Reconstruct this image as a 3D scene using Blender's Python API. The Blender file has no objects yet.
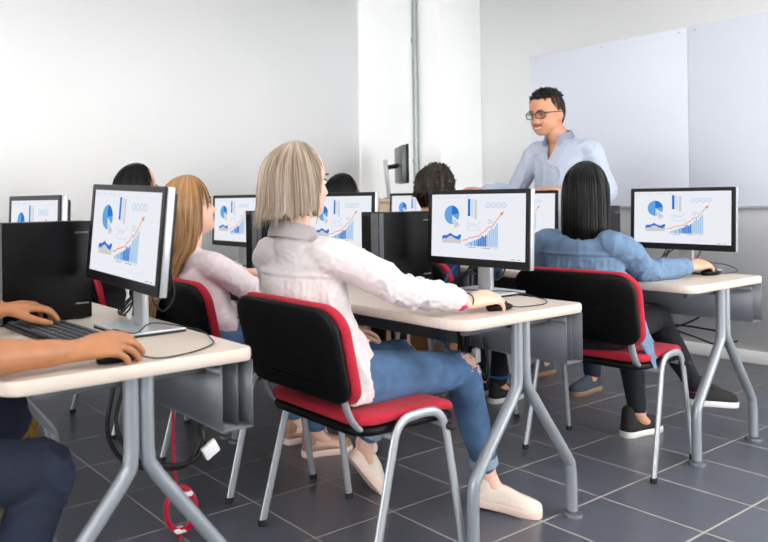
import bpy, bmesh, math, random
from mathutils import Vector, Matrix, noise
random.seed(7)
PI = math.pi
sc = bpy.context.scene
COL = sc.collection
V3 = Vector

# ------------------------------------------------------------------ materials
def lin(c):
    if isinstance(c, str):
        c = [int(c[i:i + 2], 16) / 255 for i in (0, 2, 4)]
    return tuple(x / 12.92 if x <= .04045 else ((x + .055) / 1.055) ** 2.4 for x in c) + (1.,)

def mat(name, col, rough=.5, metal=0., var=.0, vscale=8., bump=0., bscale=60., stretch=(1, 1, 1), spec=.5, sheen=0., sss=0.):
    m = bpy.data.materials.new(name); m.use_nodes = True
    nt = m.node_tree; N = nt.nodes; L = nt.links
    b = N['Principled BSDF']
    b.inputs['Roughness'].default_value = rough; b.inputs['Metallic'].default_value = metal
    b.inputs['Specular IOR Level'].default_value = spec
    if sheen: b.inputs['Sheen Weight'].default_value = sheen
    if sss:
        b.inputs['Subsurface Weight'].default_value = sss
        b.inputs['Subsurface Radius'].default_value = (.02, .008, .004)
    c = lin(col)
    tc = N.new('ShaderNodeTexCoord'); mp = N.new('ShaderNodeMapping'); mp.inputs['Scale'].default_value = stretch
    L.new(tc.outputs['Object'], mp.inputs['Vector'])
    n = N.new('ShaderNodeTexNoise'); n.inputs['Scale'].default_value = vscale; n.inputs['Detail'].default_value = 4
    L.new(mp.outputs['Vector'], n.inputs['Vector'])
    r = N.new('ShaderNodeValToRGB'); r.color_ramp.elements[0].position = .3; r.color_ramp.elements[1].position = .7
    r.color_ramp.elements[0].color = tuple(x * (1 - var) for x in c[:3]) + (1,)
    r.color_ramp.elements[1].color = tuple(min(1, x * (1 + var)) for x in c[:3]) + (1,)
    L.new(n.outputs['Fac'], r.inputs['Fac']); L.new(r.outputs['Color'], b.inputs['Base Color'])
    if bump:
        n2 = N.new('ShaderNodeTexNoise'); n2.inputs['Scale'].default_value = bscale; n2.inputs['Detail'].default_value = 3
        L.new(mp.outputs['Vector'], n2.inputs['Vector'])
        bp = N.new('ShaderNodeBump'); bp.inputs['Strength'].default_value = bump; bp.inputs['Distance'].default_value = .004
        L.new(n2.outputs['Fac'], bp.inputs['Height']); L.new(bp.outputs['Normal'], b.inputs['Normal'])
    return m

def emit(name, col, s=1.):
    m = bpy.data.materials.new(name); m.use_nodes = True
    nt = m.node_tree; nt.nodes.clear()
    e = nt.nodes.new('ShaderNodeEmission'); e.inputs[0].default_value = lin(col); e.inputs[1].default_value = s
    o = nt.nodes.new('ShaderNodeOutputMaterial'); nt.links.new(e.outputs[0], o.inputs[0])
    return m

def hair_mat(name, stops, rough=.35, fx=60., fz=2.2, spec=.4):
    """strand streaks: noise over the strand coordinate stored in the attribute 'strand'"""
    m = bpy.data.materials.new(name); m.use_nodes = True
    nt = m.node_tree; N = nt.nodes; L = nt.links; b = N['Principled BSDF']
    a = N.new('ShaderNodeAttribute'); a.attribute_name = 'strand'
    mp = N.new('ShaderNodeMapping'); mp.inputs['Scale'].default_value = (fx, fx, fz)
    L.new(a.outputs['Vector'], mp.inputs['Vector'])
    n = N.new('ShaderNodeTexNoise'); n.inputs['Scale'].default_value = 1.; n.inputs['Detail'].default_value = 3; n.inputs['Roughness'].default_value = .65
    L.new(mp.outputs['Vector'], n.inputs['Vector'])
    r = N.new('ShaderNodeValToRGB'); cr = r.color_ramp
    cr.elements[0].position, cr.elements[0].color = stops[0][0], lin(stops[0][1])
    cr.elements[1].position, cr.elements[1].color = stops[-1][0], lin(stops[-1][1])
    for p, c in stops[1:-1]:
        e = cr.elements.new(p); e.color = lin(c)
    L.new(n.outputs['Fac'], r.inputs['Fac']); L.new(r.outputs['Color'], b.inputs['Base Color'])
    b.inputs['Roughness'].default_value = rough; b.inputs['Anisotropic'].default_value = .5; b.inputs['Specular IOR Level'].default_value = spec
    bp = N.new('ShaderNodeBump'); bp.inputs['Strength'].default_value = .5; bp.inputs['Distance'].default_value = .003
    L.new(n.outputs['Fac'], bp.inputs['Height']); L.new(bp.outputs['Normal'], b.inputs['Normal'])
    return m

M = {}
M['wall'] = mat('painted_wall', 'f6f7f8', .75, var=.012, vscale=1.5, bump=.04, bscale=90)
M['ceiling'] = mat('ceiling_paint', 'f2f2f0', .85, var=.01)
M['skirt'] = mat('skirting_paint', 'e9e9e8', .5, var=.01)
M['board'] = mat('whiteboard_enamel', 'd9deea', .5, spec=.3, var=.015, vscale=1.2)
M['boardrail'] = mat('whiteboard_rail', 'b3b6ba', .4, .6)
M['lam'] = mat('cream_laminate', 'd4c6ba', .42, var=.06, vscale=14, stretch=(.25, 6, 1), bump=.03, bscale=40)
M['steel'] = mat('grey_powder_steel', '8f949b', .38, .35, var=.03, bump=.03, bscale=300)
M['tray'] = mat('grey_tray_steel', '65696f', .45, .25, var=.03)
M['chairsteel'] = mat('silver_oval_tube', 'abafb4', .33, .45, var=.02)
M['blackplastic'] = mat('black_grained_plastic', '040405', .5, var=.2, bump=.12, bscale=500, spec=.2)
M['rubber'] = mat('black_rubber', '101011', .6)
M['red'] = mat('red_upholstery', 'b00f2c', .85, var=.14, vscale=120, bump=.25, bscale=600, sheen=.05)
M['bezel'] = mat('black_bezel', '101012', .35, spec=.3, var=.05)
M['silver'] = mat('silver_plastic', 'b2b5ba', .33, .5, var=.02)
M['base'] = mat('stand_grey', 'b9bec3', .3, .35, var=.02)
M['pc'] = mat('black_pc_case', '040405', .4, spec=.2, var=.1, bump=.04, bscale=400)
M['pcgrey'] = mat('dark_grey_vent', '65676b', .4, .4, var=.05)
M['key'] = mat('key_caps', '2a2e34', .45)
M['legend'] = mat('key_legend', 'a5adb5', .6)
M['cable'] = mat('black_cable', '121214', .45)
M['blue'] = mat('blue_cable', '1d5a94', .45)
M['redc'] = mat('red_cable', 'b01230', .4)
M['whitep'] = mat('white_plastic', 'e8e8e6', .45)
M['wood'] = mat('pale_beech', 'd9c2a8', .5, var=.08, vscale=10, stretch=(1, 1, .15))
M['card'] = mat('cardboard', 'a9784a', .8, var=.08, vscale=20)
M['skin'] = mat('warm_skin', 'd9a285', .5, var=.05, vscale=30, sss=.06, bump=.03, bscale=200)
M['skintan'] = mat('tan_skin', 'b1764f', .48, var=.07, vscale=25, sss=.05, bump=.05, bscale=160)
M['skinpale'] = mat('fair_skin', 'e6b9a4', .5, var=.04, vscale=30, sss=.06, bump=.02, bscale=200)
M['skinmid'] = mat('olive_skin', 'c98f70', .5, var=.05, vscale=30, sss=.05, bump=.03, bscale=200)
M['liptan'] = mat('tan_lips', '9c5f4c', .45)
M['lip'] = mat('lips', 'b0605c', .4)
M['eyewhite'] = mat('eye_white', 'e8e4e0', .25)
M['iris'] = mat('eye_iris', '24160f', .2)
M['brow'] = mat('brow_hair', '1d1410', .6)
M['white_blouse'] = mat('white_cotton', 'd6cecf', .8, var=.02, vscale=60, bump=.12, bscale=250, sheen=.1)
M['pink_blouse'] = mat('pale_pink_cotton', 'd8c9cd', .8, var=.02, vscale=60, bump=.12, bscale=250, sheen=.1)
M['denim'] = mat('mid_blue_denim', '466489', .85, var=.5, vscale=7, bump=.3, bscale=500)
M['paledenim'] = mat('denim_reverse', '8494a6', .85, var=.15, vscale=60, bump=.2, bscale=400)
M['darkdenim'] = mat('dark_blue_denim', '101a30', .85, var=.3, vscale=9, bump=.3, bscale=500)
M['navyjeans'] = mat('navy_trousers', '0f131e', .85, var=.2, vscale=9, bump=.2, bscale=400)
M['chambray'] = mat('chambray_denim_shirt', '66819f', .85, var=.13, vscale=22, bump=.3, bscale=350)
M['paleshirt'] = mat('pale_blue_shirt', 'aeb7c9', .8, var=.04, vscale=120, bump=.12, bscale=300)
M['navyshirt'] = mat('navy_shirt', '22375e', .85, var=.1)
M['blackshirt'] = mat('black_knit', '17171b', .85, var=.1)
M['tealshirt'] = mat('grey_knit', '5b646e', .85, var=.1)
M['cream'] = mat('cream_canvas', 'e8d8cc', .8, var=.05, vscale=50, bump=.2, bscale=500)
M['creamsole'] = mat('cream_rubber', 'e3c9bd', .6, var=.03)
M['blackshoe'] = mat('black_suede', '141416', .8, var=.2, bump=.2, bscale=300)
M['whitesole'] = mat('white_sole', 'dcdad6', .5)
M['bronze'] = mat('bronze_leather', 'a5826d', .4, .2, var=.08)
M['greyshoe'] = mat('blue_grey_suede', '3b434e', .85, var=.12, bump=.2, bscale=300)
M['brownsole'] = mat('tan_sole', '8c6f58', .6)
M['pink'] = mat('magenta_sock', 'c02a72', .8)
M['frame'] = mat('black_spectacle', '0c0c0e', .25)
M['lens'] = None
M['pat'] = mat('woven_yellow', '9a7a34', .8, var=.6, vscale=40)
M['tanbag'] = mat('tan_leather', 'b9854f', .55, var=.25, vscale=14)
M['plug'] = mat('plug_grey', 'd0d3d4', .5)
M['blond'] = hair_mat('ash_blonde_hair', [(.3, '54453b'), (.44, '8a7767'), (.56, 'ab9986'), (.72, 'dfd3c2')], .4, 26, 1.6)
M['goldbrown'] = hair_mat('golden_brown_hair', [(.28, '5f4126'), (.48, '93693f'), (.62, 'b98f5f'), (.76, 'dcbd92')], .34, 50, 1.2)
M['blackhair'] = hair_mat('black_hair', [(.3, '020202'), (.6, '060506'), (.8, '110e10')], .33, 50, 1.2, .22)
M['brownhair'] = hair_mat('dark_brown_hair', [(.3, '170e0a'), (.6, '2c1c14'), (.8, '553a2a')], .42, 34, 6)
M['darkhair'] = hair_mat('dark_short_hair', [(.3, '0c0808'), (.6, '1a1211'), (.8, '33241f')], .4, 34, 6)

def lens_mat():
    m = bpy.data.materials.new('clear_lens'); m.use_nodes = True
    b = m.node_tree.nodes['Principled BSDF']
    b.inputs['Roughness'].default_value = .03; b.inputs['Transmission Weight'].default_value = 1.; b.inputs['IOR'].default_value = 1.05
    return m
M['lens'] = lens_mat()

def floor_mat():
    m = bpy.data.materials.new('slate_floor_tiles'); m.use_nodes = True
    nt = m.node_tree; N = nt.nodes; L = nt.links; b = N['Principled BSDF']
    tc = N.new('ShaderNodeTexCoord'); sx = N.new('ShaderNodeSeparateXYZ'); L.new(tc.outputs['Object'], sx.inputs[0])
    def mth(op, a, bb=None, cc=None):
        n = N.new('ShaderNodeMath'); n.operation = op
        for i, v in enumerate((a, bb, cc)):
            if v is None: continue
            if isinstance(v, (int, float)): n.inputs[i].default_value = v
            else: L.new(v, n.inputs[i])
        return n.outputs[0]
    S = .3518
    ux = mth('DIVIDE', mth('SUBTRACT', sx.outputs[0], 1.174), S); uy = mth('DIVIDE', mth('SUBTRACT', sx.outputs[1], 1.166), S)
    fx = mth('ABSOLUTE', mth('SUBTRACT', mth('FRACT', mth('ADD', ux, .5)), .5)); fy = mth('ABSOLUTE', mth('SUBTRACT', mth('FRACT', mth('ADD', uy, .5)), .5))
    d = mth('MINIMUM', fx, fy)
    mr = N.new('ShaderNodeMapRange'); mr.interpolation_type = 'SMOOTHSTEP'
    mr.inputs['From Min'].default_value = .007; mr.inputs['From Max'].default_value = .014
    L.new(d, mr.inputs['Value'])
    cid = N.new('ShaderNodeCombineXYZ'); L.new(mth('FLOOR', ux), cid.inputs[0]); L.new(mth('FLOOR', uy), cid.inputs[1])
    wn = N.new('ShaderNodeTexWhiteNoise'); wn.noise_dimensions = '2D'; L.new(cid.outputs[0], wn.inputs['Vector'])
    n1 = N.new('ShaderNodeTexNoise'); n1.inputs['Scale'].default_value = 420; n1.inputs['Detail'].default_value = 2; L.new(tc.outputs['Object'], n1.inputs['Vector'])
    n2 = N.new('ShaderNodeTexNoise'); n2.inputs['Scale'].default_value = 6; n2.inputs['Detail'].default_value = 4; L.new(tc.outputs['Object'], n2.inputs['Vector'])
    mixv = mth('ADD', mth('MULTIPLY', n1.outputs['Fac'], .6), mth('ADD', mth('MULTIPLY', n2.outputs['Fac'], .25), mth('MULTIPLY', wn.outputs['Value'], .15)))
    r = N.new('ShaderNodeValToRGB'); r.color_ramp.elements[0].position = .3; r.color_ramp.elements[1].position = .75
    r.color_ramp.elements[0].color = lin('50545f'); r.color_ramp.elements[1].color = lin('737785'); L.new(mixv, r.inputs['Fac'])
    mx = N.new('ShaderNodeMix'); mx.data_type = 'RGBA'; L.new(mr.outputs[0], mx.inputs['Factor'])
    mx.inputs['A'].default_value = lin('b9b4aa'); L.new(r.outputs['Color'], mx.inputs['B']); L.new(mx.outputs['Result'], b.inputs['Base Color'])
    rr = N.new('ShaderNodeMapRange'); rr.inputs['To Min'].default_value = .8; rr.inputs['To Max'].default_value = .3; L.new(mr.outputs[0], rr.inputs['Value'])
    L.new(rr.outputs[0], b.inputs['Roughness'])
    bp = N.new('ShaderNodeBump'); bp.inputs['Strength'].default_value = .25; bp.inputs['Distance'].default_value = .002
    L.new(mth('ADD', mth('MULTIPLY', mr.outputs[0], .8), mth('MULTIPLY', n1.outputs['Fac'], .12)), bp.inputs['Height']); L.new(bp.outputs['Normal'], b.inputs['Normal'])
    return m
M['floor'] = floor_mat()

# ------------------------------------------------------------------ mesh helpers
ORG = {}
def link(name, me, parent=None):
    o = bpy.data.objects.new(name, me); COL.objects.link(o)
    if parent is not None: o.parent = parent
    return o

def obj(name, bm, mats, parent=None, smooth=True, angle=40):
    """link a bmesh as ONE mesh object; vertices are in the frame of the parent's thing"""
    bmesh.ops.recalc_face_normals(bm, faces=bm.faces)
    me = bpy.data.meshes.new(name); bm.to_mesh(me); bm.free()
    for m in (mats if isinstance(mats, (list, tuple)) else [mats]): me.materials.append(m)
    if smooth:
        me.shade_smooth()
        try: me.set_sharp_from_angle(angle=math.radians(angle))
        except Exception: pass
    return link(name, me, parent)

def thing(name, label, cat, loc=(0, 0, 0), rz=0, group=None):
    o = bpy.data.objects.new(name, None); COL.objects.link(o)
    o.empty_display_size = .1; o.location = loc; o.rotation_euler = (0, 0, rz)
    o['label'] = label; o['category'] = cat
    if group: o['group'] = group
    return o

def tag(o, label, cat, group=None):
    o['label'] = label; o['category'] = cat
    if group: o['group'] = group
    return o

def struct(name, bm, m):
    o = obj(name, bm, m, smooth=False); o['kind'] = 'structure'; return o

def dup(root, loc, rz=0, label=None):
    r = root.copy(); COL.objects.link(r); r.location = loc; r.rotation_euler = (0, 0, rz)
    if label: r['label'] = label
    for ch in list(root.children):
        c = ch.copy(); COL.objects.link(c); c.parent = r
        for g in list(ch.children):
            d = g.copy(); COL.objects.link(d); d.parent = c
    return r

def B(): return bmesh.new()

def setmat(bm, f0, mi):
    bm.faces.ensure_lookup_table()
    for f in bm.faces[f0:]: f.material_index = mi

def box(bm, lo, hi, bev=0., seg=2, mi=0, rot=None):
    t = bmesh.new()
    bmesh.ops.create_cube(t, size=1)
    lo = V3(lo); hi = V3(hi); c = (lo + hi) / 2; s = hi - lo
    for v in t.verts: v.co = V3((v.co.x * s.x, v.co.y * s.y, v.co.z * s.z))
    if bev: bmesh.ops.bevel(t, geom=list(t.edges), offset=bev, segments=seg, profile=.5, affect='EDGES')
    for v in t.verts:
        v.co = (rot @ v.co if rot else v.co) + c
    merge(bm, t, mi)

def merge(bm, t, mi=0):
    vm = [bm.verts.new(v.co) for v in t.verts]
    t.verts.index_update()
    for f in t.faces:
        try: nf = bm.faces.new([vm[v.index] for v in f.verts]); nf.material_index = mi; nf.smooth = True
        except ValueError: pass
    t.free()

def ringfaces(bm, a, b, mi=0, closed=True):
    n = len(a)
    for i in range(n if closed else n - 1):
        j = (i + 1) % n
        try:
            f = bm.faces.new((a[i], a[j], b[j], b[i])); f.material_index = mi; f.smooth = True
        except ValueError: pass

def catmull(P, R, sub):
    if sub <= 1 or len(P) < 3: return P, R
    out, rr = [], []
    n = len(P)
    for i in range(n - 1):
        p0 = P[i - 1] if i else P[0] * 2 - P[1]; p1, p2 = P[i], P[i + 1]
        p3 = P[i + 2] if i + 2 < n else P[-1] * 2 - P[-2]
        for k in range(sub):
            t = k / sub
            out.append(.5 * ((2 * p1) + (p2 - p0) * t + (2 * p0 - 5 * p1 + 4 * p2 - p3) * t * t + (3 * p1 - p0 - 3 * p2 + p3) * t ** 3))
            s = t * t * (3 - 2 * t)
            rr.append((R[i][0] * (1 - s) + R[i + 1][0] * s, R[i][1] * (1 - s) + R[i + 1][1] * s))
    out.append(P[-1]); rr.append(R[-1])
    return out, rr

def sweep(bm, pts, rads, lat=None, n=14, sub=4, cap='round', mi=0, sq=2.):
    """swept tube, elliptical (ra along lat, rb across it), round or flat ends"""
    P = [V3(p) for p in pts]
    if not isinstance(rads, (list, tuple)): rads = [rads] * len(P)
    R = [(r, r) if not isinstance(r, (tuple, list)) else tuple(r) for r in rads]
    P, R = catmull(P, R, sub)
    m = len(P); T = []
    for i in range(m):
        d = P[min(i + 1, m - 1)] - P[max(i - 1, 0)]
        T.append(d.normalized() if d.length > 1e-9 else (T[-1] if T else V3((0, 0, 1))))
    if lat is not None: A0 = V3(lat)
    else:
        A0 = V3((0, 0, 1)) if abs(T[0].z) < .8 else V3((1, 0, 0))
    rings = []; A = A0
    if cap == 'round':
        ext = [(-.9, .42), (-.62, .78), (-.3, .95)]
        pre = [(0, P[0] + T[0] * (k * min(R[0])), (R[0][0] * s, R[0][1] * s)) for k, s in ext]
        post = [(m - 1, P[-1] - T[-1] * (k * min(R[-1])), (R[-1][0] * s, R[-1][1] * s)) for k, s in reversed(ext)]
    else: pre = post = []
    seq = pre + [(i, P[i], R[i]) for i in range(m)] + post
    for i, p, r in seq:
        ref = A0 if lat is not None else A
        a = ref - T[i] * ref.dot(T[i])
        if a.length < 1e-4: a = T[i].orthogonal()
        a.normalize(); A = a; b = T[i].cross(a)
        ring = []
        for k in range(n):
            t = 2 * PI * k / n; c, s = math.cos(t), math.sin(t)
            if sq != 2.:
                c = math.copysign(abs(c) ** (2 / sq), c); s = math.copysign(abs(s) ** (2 / sq), s)
            ring.append(bm.verts.new(p + a * (r[0] * c) + b * (r[1] * s)))
        rings.append(ring)
    for a, b in zip(rings, rings[1:]): ringfaces(bm, a, b, mi)
    for rg in (rings[0], rings[-1]):
        try: f = bm.faces.new(rg); f.material_index = mi; f.smooth = (cap == 'round')
        except ValueError: pass

def ellipsoid(bm, c, r, rot=None, n=16, mi=0):
    t = bmesh.new(); bmesh.ops.create_uvsphere(t, u_segments=n, v_segments=max(6, n // 2), radius=1)
    for v in t.verts:
        q = V3((v.co.x * r[0], v.co.y * r[1], v.co.z * r[2])); v.co = (rot @ q if rot else q) + V3(c)
    merge(bm, t, mi)

def lathe(bm, prof, c=(0, 0, 0), n=20, mi=0):
    c = V3(c); rings = []
    for r, z in prof: rings.append([bm.verts.new(c + V3((r * math.cos(2 * PI * k / n), r * math.sin(2 * PI * k / n), z))) for k in range(n)])
    for a, b in zip(rings, rings[1:]): ringfaces(bm, a, b, mi)
    for rg in (rings[0], rings[-1]):
        f = bm.faces.new(rg); f.material_index = mi

def rrect(w, h, r, n=6):
    """rounded rectangle outline centred on 0,0"""
    rs = r if isinstance(r, (list, tuple)) else [r] * 4
    out = []
    for (sx, sy, a0), rr in zip(((1, 1, 0), (-1, 1, 90), (-1, -1, 180), (1, -1, 270)), rs):
        for k in range(n + 1):
            a = math.radians(a0 + 90 * k / n)
            out.append((sx * (w / 2 - rr) + rr * math.cos(a), sy * (h / 2 - rr) + rr * math.sin(a)))
    return out

def slab(bm, outline, t0, t1, bev, fn, mi=0, dome=0.):
    """pad: outline in (u,v), thickness from t0 to t1, edges rounded by bev, fn(u,v,t)->xyz; dome raises the t1 side"""
    ins = lambda k: [(u * k, v * k) for u, v in outline]
    mx = max(max(abs(u), abs(v)) for u, v in outline)
    e = 1 - bev / mx
    def shrink(d):
        out = []
        n = len(outline)
        for i, (u, v) in enumerate(outline):
            a = outline[i - 1]; b = outline[(i + 1) % n]
            tx, ty = b[0] - a[0], b[1] - a[1]; l = math.hypot(tx, ty) or 1
            out.append((u - ty / l * d, v + tx / l * d))
        return out
    layers = []
    for k in (.02, .35, .7): layers.append(([(u * k, v * k) for u, v in shrink(bev)], t0))
    layers += [(shrink(bev), t0), (shrink(bev * .3), t0 + (t1 - t0) * .12), (outline, t0 + (t1 - t0) * .35), (outline, t0 + (t1 - t0) * .65), (shrink(bev * .3), t0 + (t1 - t0) * .88), (shrink(bev), t1)]
    for k in (.85, .7, .35, .02): layers.append(([(u * k, v * k) for u, v in shrink(bev)], t1 + dome * (1 - k * k)))
    rings = [[bm.verts.new(V3(fn(u, v, t))) for u, v in L] for L, t in layers]
    for a, b in zip(rings, rings[1:]): ringfaces(bm, a, b, mi)
    for rg in (rings[0], rings[-1]):
        f = bm.faces.new(rg); f.material_index = mi; f.smooth = True

def remesh(bm, voxel, it=4, fac=.5):
    me = bpy.data.meshes.new('tmp'); bmesh.ops.recalc_face_normals(bm, faces=bm.faces); bm.to_mesh(me); bm.free()
    o = bpy.data.objects.new('tmp', me); COL.objects.link(o)
    r = o.modifiers.new('r', 'REMESH'); r.mode = 'VOXEL'; r.voxel_size = voxel; r.use_smooth_shade = True
    if it:
        s = o.modifiers.new('s', 'SMOOTH'); s.iterations = it; s.factor = fac
    dg = bpy.context.evaluated_depsgraph_get(); dg.update()
    res = bpy.data.meshes.new_from_object(o.evaluated_get(dg))
    bpy.data.objects.remove(o); bpy.data.meshes.remove(me)
    b2 = bmesh.new(); b2.from_mesh(res); bpy.data.meshes.remove(res)
    for f in b2.faces: f.smooth = True; f.material_index = 0
    return b2

def wrinkle(bm, amp, sc_=9., st=(1, 1, 1), seed=0., mask=None):
    bm.normal_update()
    for v in bm.verts:
        p = V3((v.co.x * st[0], v.co.y * st[1], v.co.z * st[2])) * sc_ + V3((seed, seed * 1.7, 0))
        w = noise.noise(p + noise.noise_vector(p * .6) * .8)
        d = (1 - min(1, abs(w) * 3.2)) ** 2 - .35 + .35 * noise.noise(p * 2.3)
        k = mask(v.co) if mask else 1.
        v.co += v.normal * (d * amp * k)

def offset(bm, c):
    c = V3(c)
    for v in bm.verts: v.co -= c
    return bm

# ------------------------------------------------------------------ camera
cam = bpy.data.cameras.new('camera'); co = bpy.data.objects.new('camera', cam); COL.objects.link(co)
A = math.radians(56.34); ROLL = math.radians(.84); H = 1.11
vd = V3((math.cos(A), math.sin(A), 0)); rt = V3((math.sin(A), -math.cos(A), 0)); up = V3((0, 0, 1))
r2 = rt * math.cos(ROLL) - up * math.sin(ROLL); u2 = up * math.cos(ROLL) + rt * math.sin(ROLL)
mw = Matrix((r2, u2, -vd)).transposed().to_4x4(); mw.translation = V3((0, 0, H))
co.matrix_world = mw
cam.sensor_width = 36; cam.lens = 736 / 768 * 36
cam.shift_x = (384 - 239) / 768; cam.shift_y = -(271 - 199) / 768
cam.clip_start = .05
cam.dof.use_dof = True; cam.dof.focus_distance = 2.75; cam.dof.aperture_fstop = 3.2
sc.camera = co

# ------------------------------------------------------------------ room
X0, X1, Y0, Y1, ZC = -6.0, 5.39, -2.2, 4.5, 3.0
b = B(); box(b, (X0 - .1, Y0 - .1, -.1), (X1 + .1, Y1 + .1, 0)); struct('floor', b, M['floor'])
b = B(); box(b, (X0 - .1, Y0 - .1, ZC), (X1 + .1, Y1 + .1, ZC + .1)); struct('ceiling', b, M['ceiling'])
b = B(); box(b, (X1, Y0, 0), (X1 + .1, Y1, ZC)); struct('wall_front', b, M['wall'])
b = B(); box(b, (X0 - .1, Y1, 0), (X1 + .1, Y1 + .1, ZC)); struct('wall_left', b, M['wall'])
b = B(); box(b, (X0 - .1, Y0, 0), (X0, Y1, ZC)); struct('wall_back', b, M['wall'])
b = B(); box(b, (X0 - .1, Y0 - .1, 0), (X1 + .1, Y0, ZC)); struct('wall_right', b, M['wall'])
b = B(); box(b, (4.85, 4.21, 0), (X1, Y1, ZC), .004); struct('column', b, M['wall'])
b = B(); box(b, (4.19, 4.475, 0), (4.85, Y1, ZC), .004); struct('trim_1', b, M['wall'])
b = B(); box(b, (X1 - .014, Y0, 0), (X1, 4.21, .082), .004); struct('baseboard_front', b, M['skirt'])
b = B(); box(b, (X0, Y1 - .014, 0), (4.19, Y1, .082), .004); struct('baseboard_left', b, M['skirt'])

# conduit on the wall
b = B(); sweep(b, [(4.82, 4.455, .0), (4.82, 4.455, ZC)], .016, n=12, sub=1, cap='flat')
for z in (.5, 1.4, 2.45): box(b, (4.795, 4.45, z), (4.845, 4.475, z + .03), .004)
tag(obj('conduit', b, mat('grey_conduit', 'a3adad', .4, .5)), 'thin grey vertical conduit pipe beside the wall column', 'pipe')

# whiteboard: square panels side by side
t = thing('whiteboard', 'large pale blue grey whiteboard of joined panels on front wall', 'whiteboard', (X1, 2.5, 1.016))
for k in range(3):
    y1 = 3.70 - 1.2135 * k - 2.5; b = B(); box(b, (-.022, y1 - 1.2115, 0), (-.001, y1, 1.228), .002)
    for dy in (.05, .6, 1.16):
        for dz in (.03, 1.2): sweep(b, [(-.0215, y1 - dy, dz), (-.0245, y1 - dy, dz)], .006, n=10, sub=1, cap='flat', mi=1)
    obj('board_panel', b, [M['board'], M['boardrail']], t)
b = B(); box(b, (-.045, 3.70 - 3.64 - 2.5, -.018), (-.001, 1.2, -.001), .003); obj('bottom_rail', b, M['boardrail'], t)

# ceiling lamps (above the picture) that light the room
LAMP = emit('lamp_diffuser', 'fffdf9', 2.7)
lamps = []
def lamp(x, y, label):
    t = thing('ceiling_light', label, 'lamp', (x, y, ZC), 0, 'ceiling light panels')
    b = B()
    for s in (-1, 1):
        box(b, (-.62, s * .32 - .02, -.05), (.62, s * .32 + .02, -.0005)); box(b, (s * .62 - .02, -.3, -.05), (s * .62 + .02, .3, -.0005))
    obj('frame', b, M['whitep'], t)
    b = B(); box(b, (-.6, -.3, -.04), (.6, .3, -.0005)); obj('diffuser', b, LAMP, t)
for i, x in enumerate((-1.2, .2, 1.6, 3.0)):
    for j, y in enumerate((-1.0, .75, 2.5)):
        lamp(x, y, 'square edged ceiling light panel, %s row from front wall, %s' % (('fourth', 'third', 'second', 'first')[i], ('near right wall', 'mid ceiling', 'towards left wall')[j]))

# unseen glowing panes in window frames, added behind and beside camera to brighten walls
FILL = emit('fill_glow_pane', 'fdfcfa', 9.)
FILL2 = emit('bright_fill_glow_pane', 'fdfcfa', 13.)
def fill_window(name, c, w, h, axis, glow):
    b = B(); cx_, cy_, cz_ = c
    def bx(u0, u1, z0, z1, d0, d1, mi):
        if axis == 'x': box(b, (cx_ + d0, cy_ + u0, cz_ + z0), (cx_ + d1, cy_ + u1, cz_ + z1), mi=mi)
        else: box(b, (cx_ + u0, cy_ + d0, cz_ + z0), (cx_ + u1, cy_ + d1, cz_ + z1), mi=mi)
    bx(-w / 2, w / 2, -h / 2, h / 2, .002, .012, 1)
    n = 3
    for i in range(n + 1):
        u = -w / 2 + w * i / n; bx(u - .03, u + .03, -h / 2 - .03, h / 2 + .03, .002, .04, 0)
    for z_ in (-h / 2, h / 2): bx(-w / 2, w / 2, z_ - .03, z_ + .03, .002, .04, 0)
    o = obj(name, b, [M['whitep'], glow], smooth=False); o['kind'] = 'structure'
fill_window('fill_window_1', (X0, .9, 1.7), 6.0, 2.1, 'x', FILL2)  # added fill pane, out of view, lighting the front wall from behind
fill_window('fill_window_2', (3.75, Y0, 1.5), 3.0, 2.5, 'y', FILL)  # added fill pane, out of view, set forward to lift the lower front wall

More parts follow.
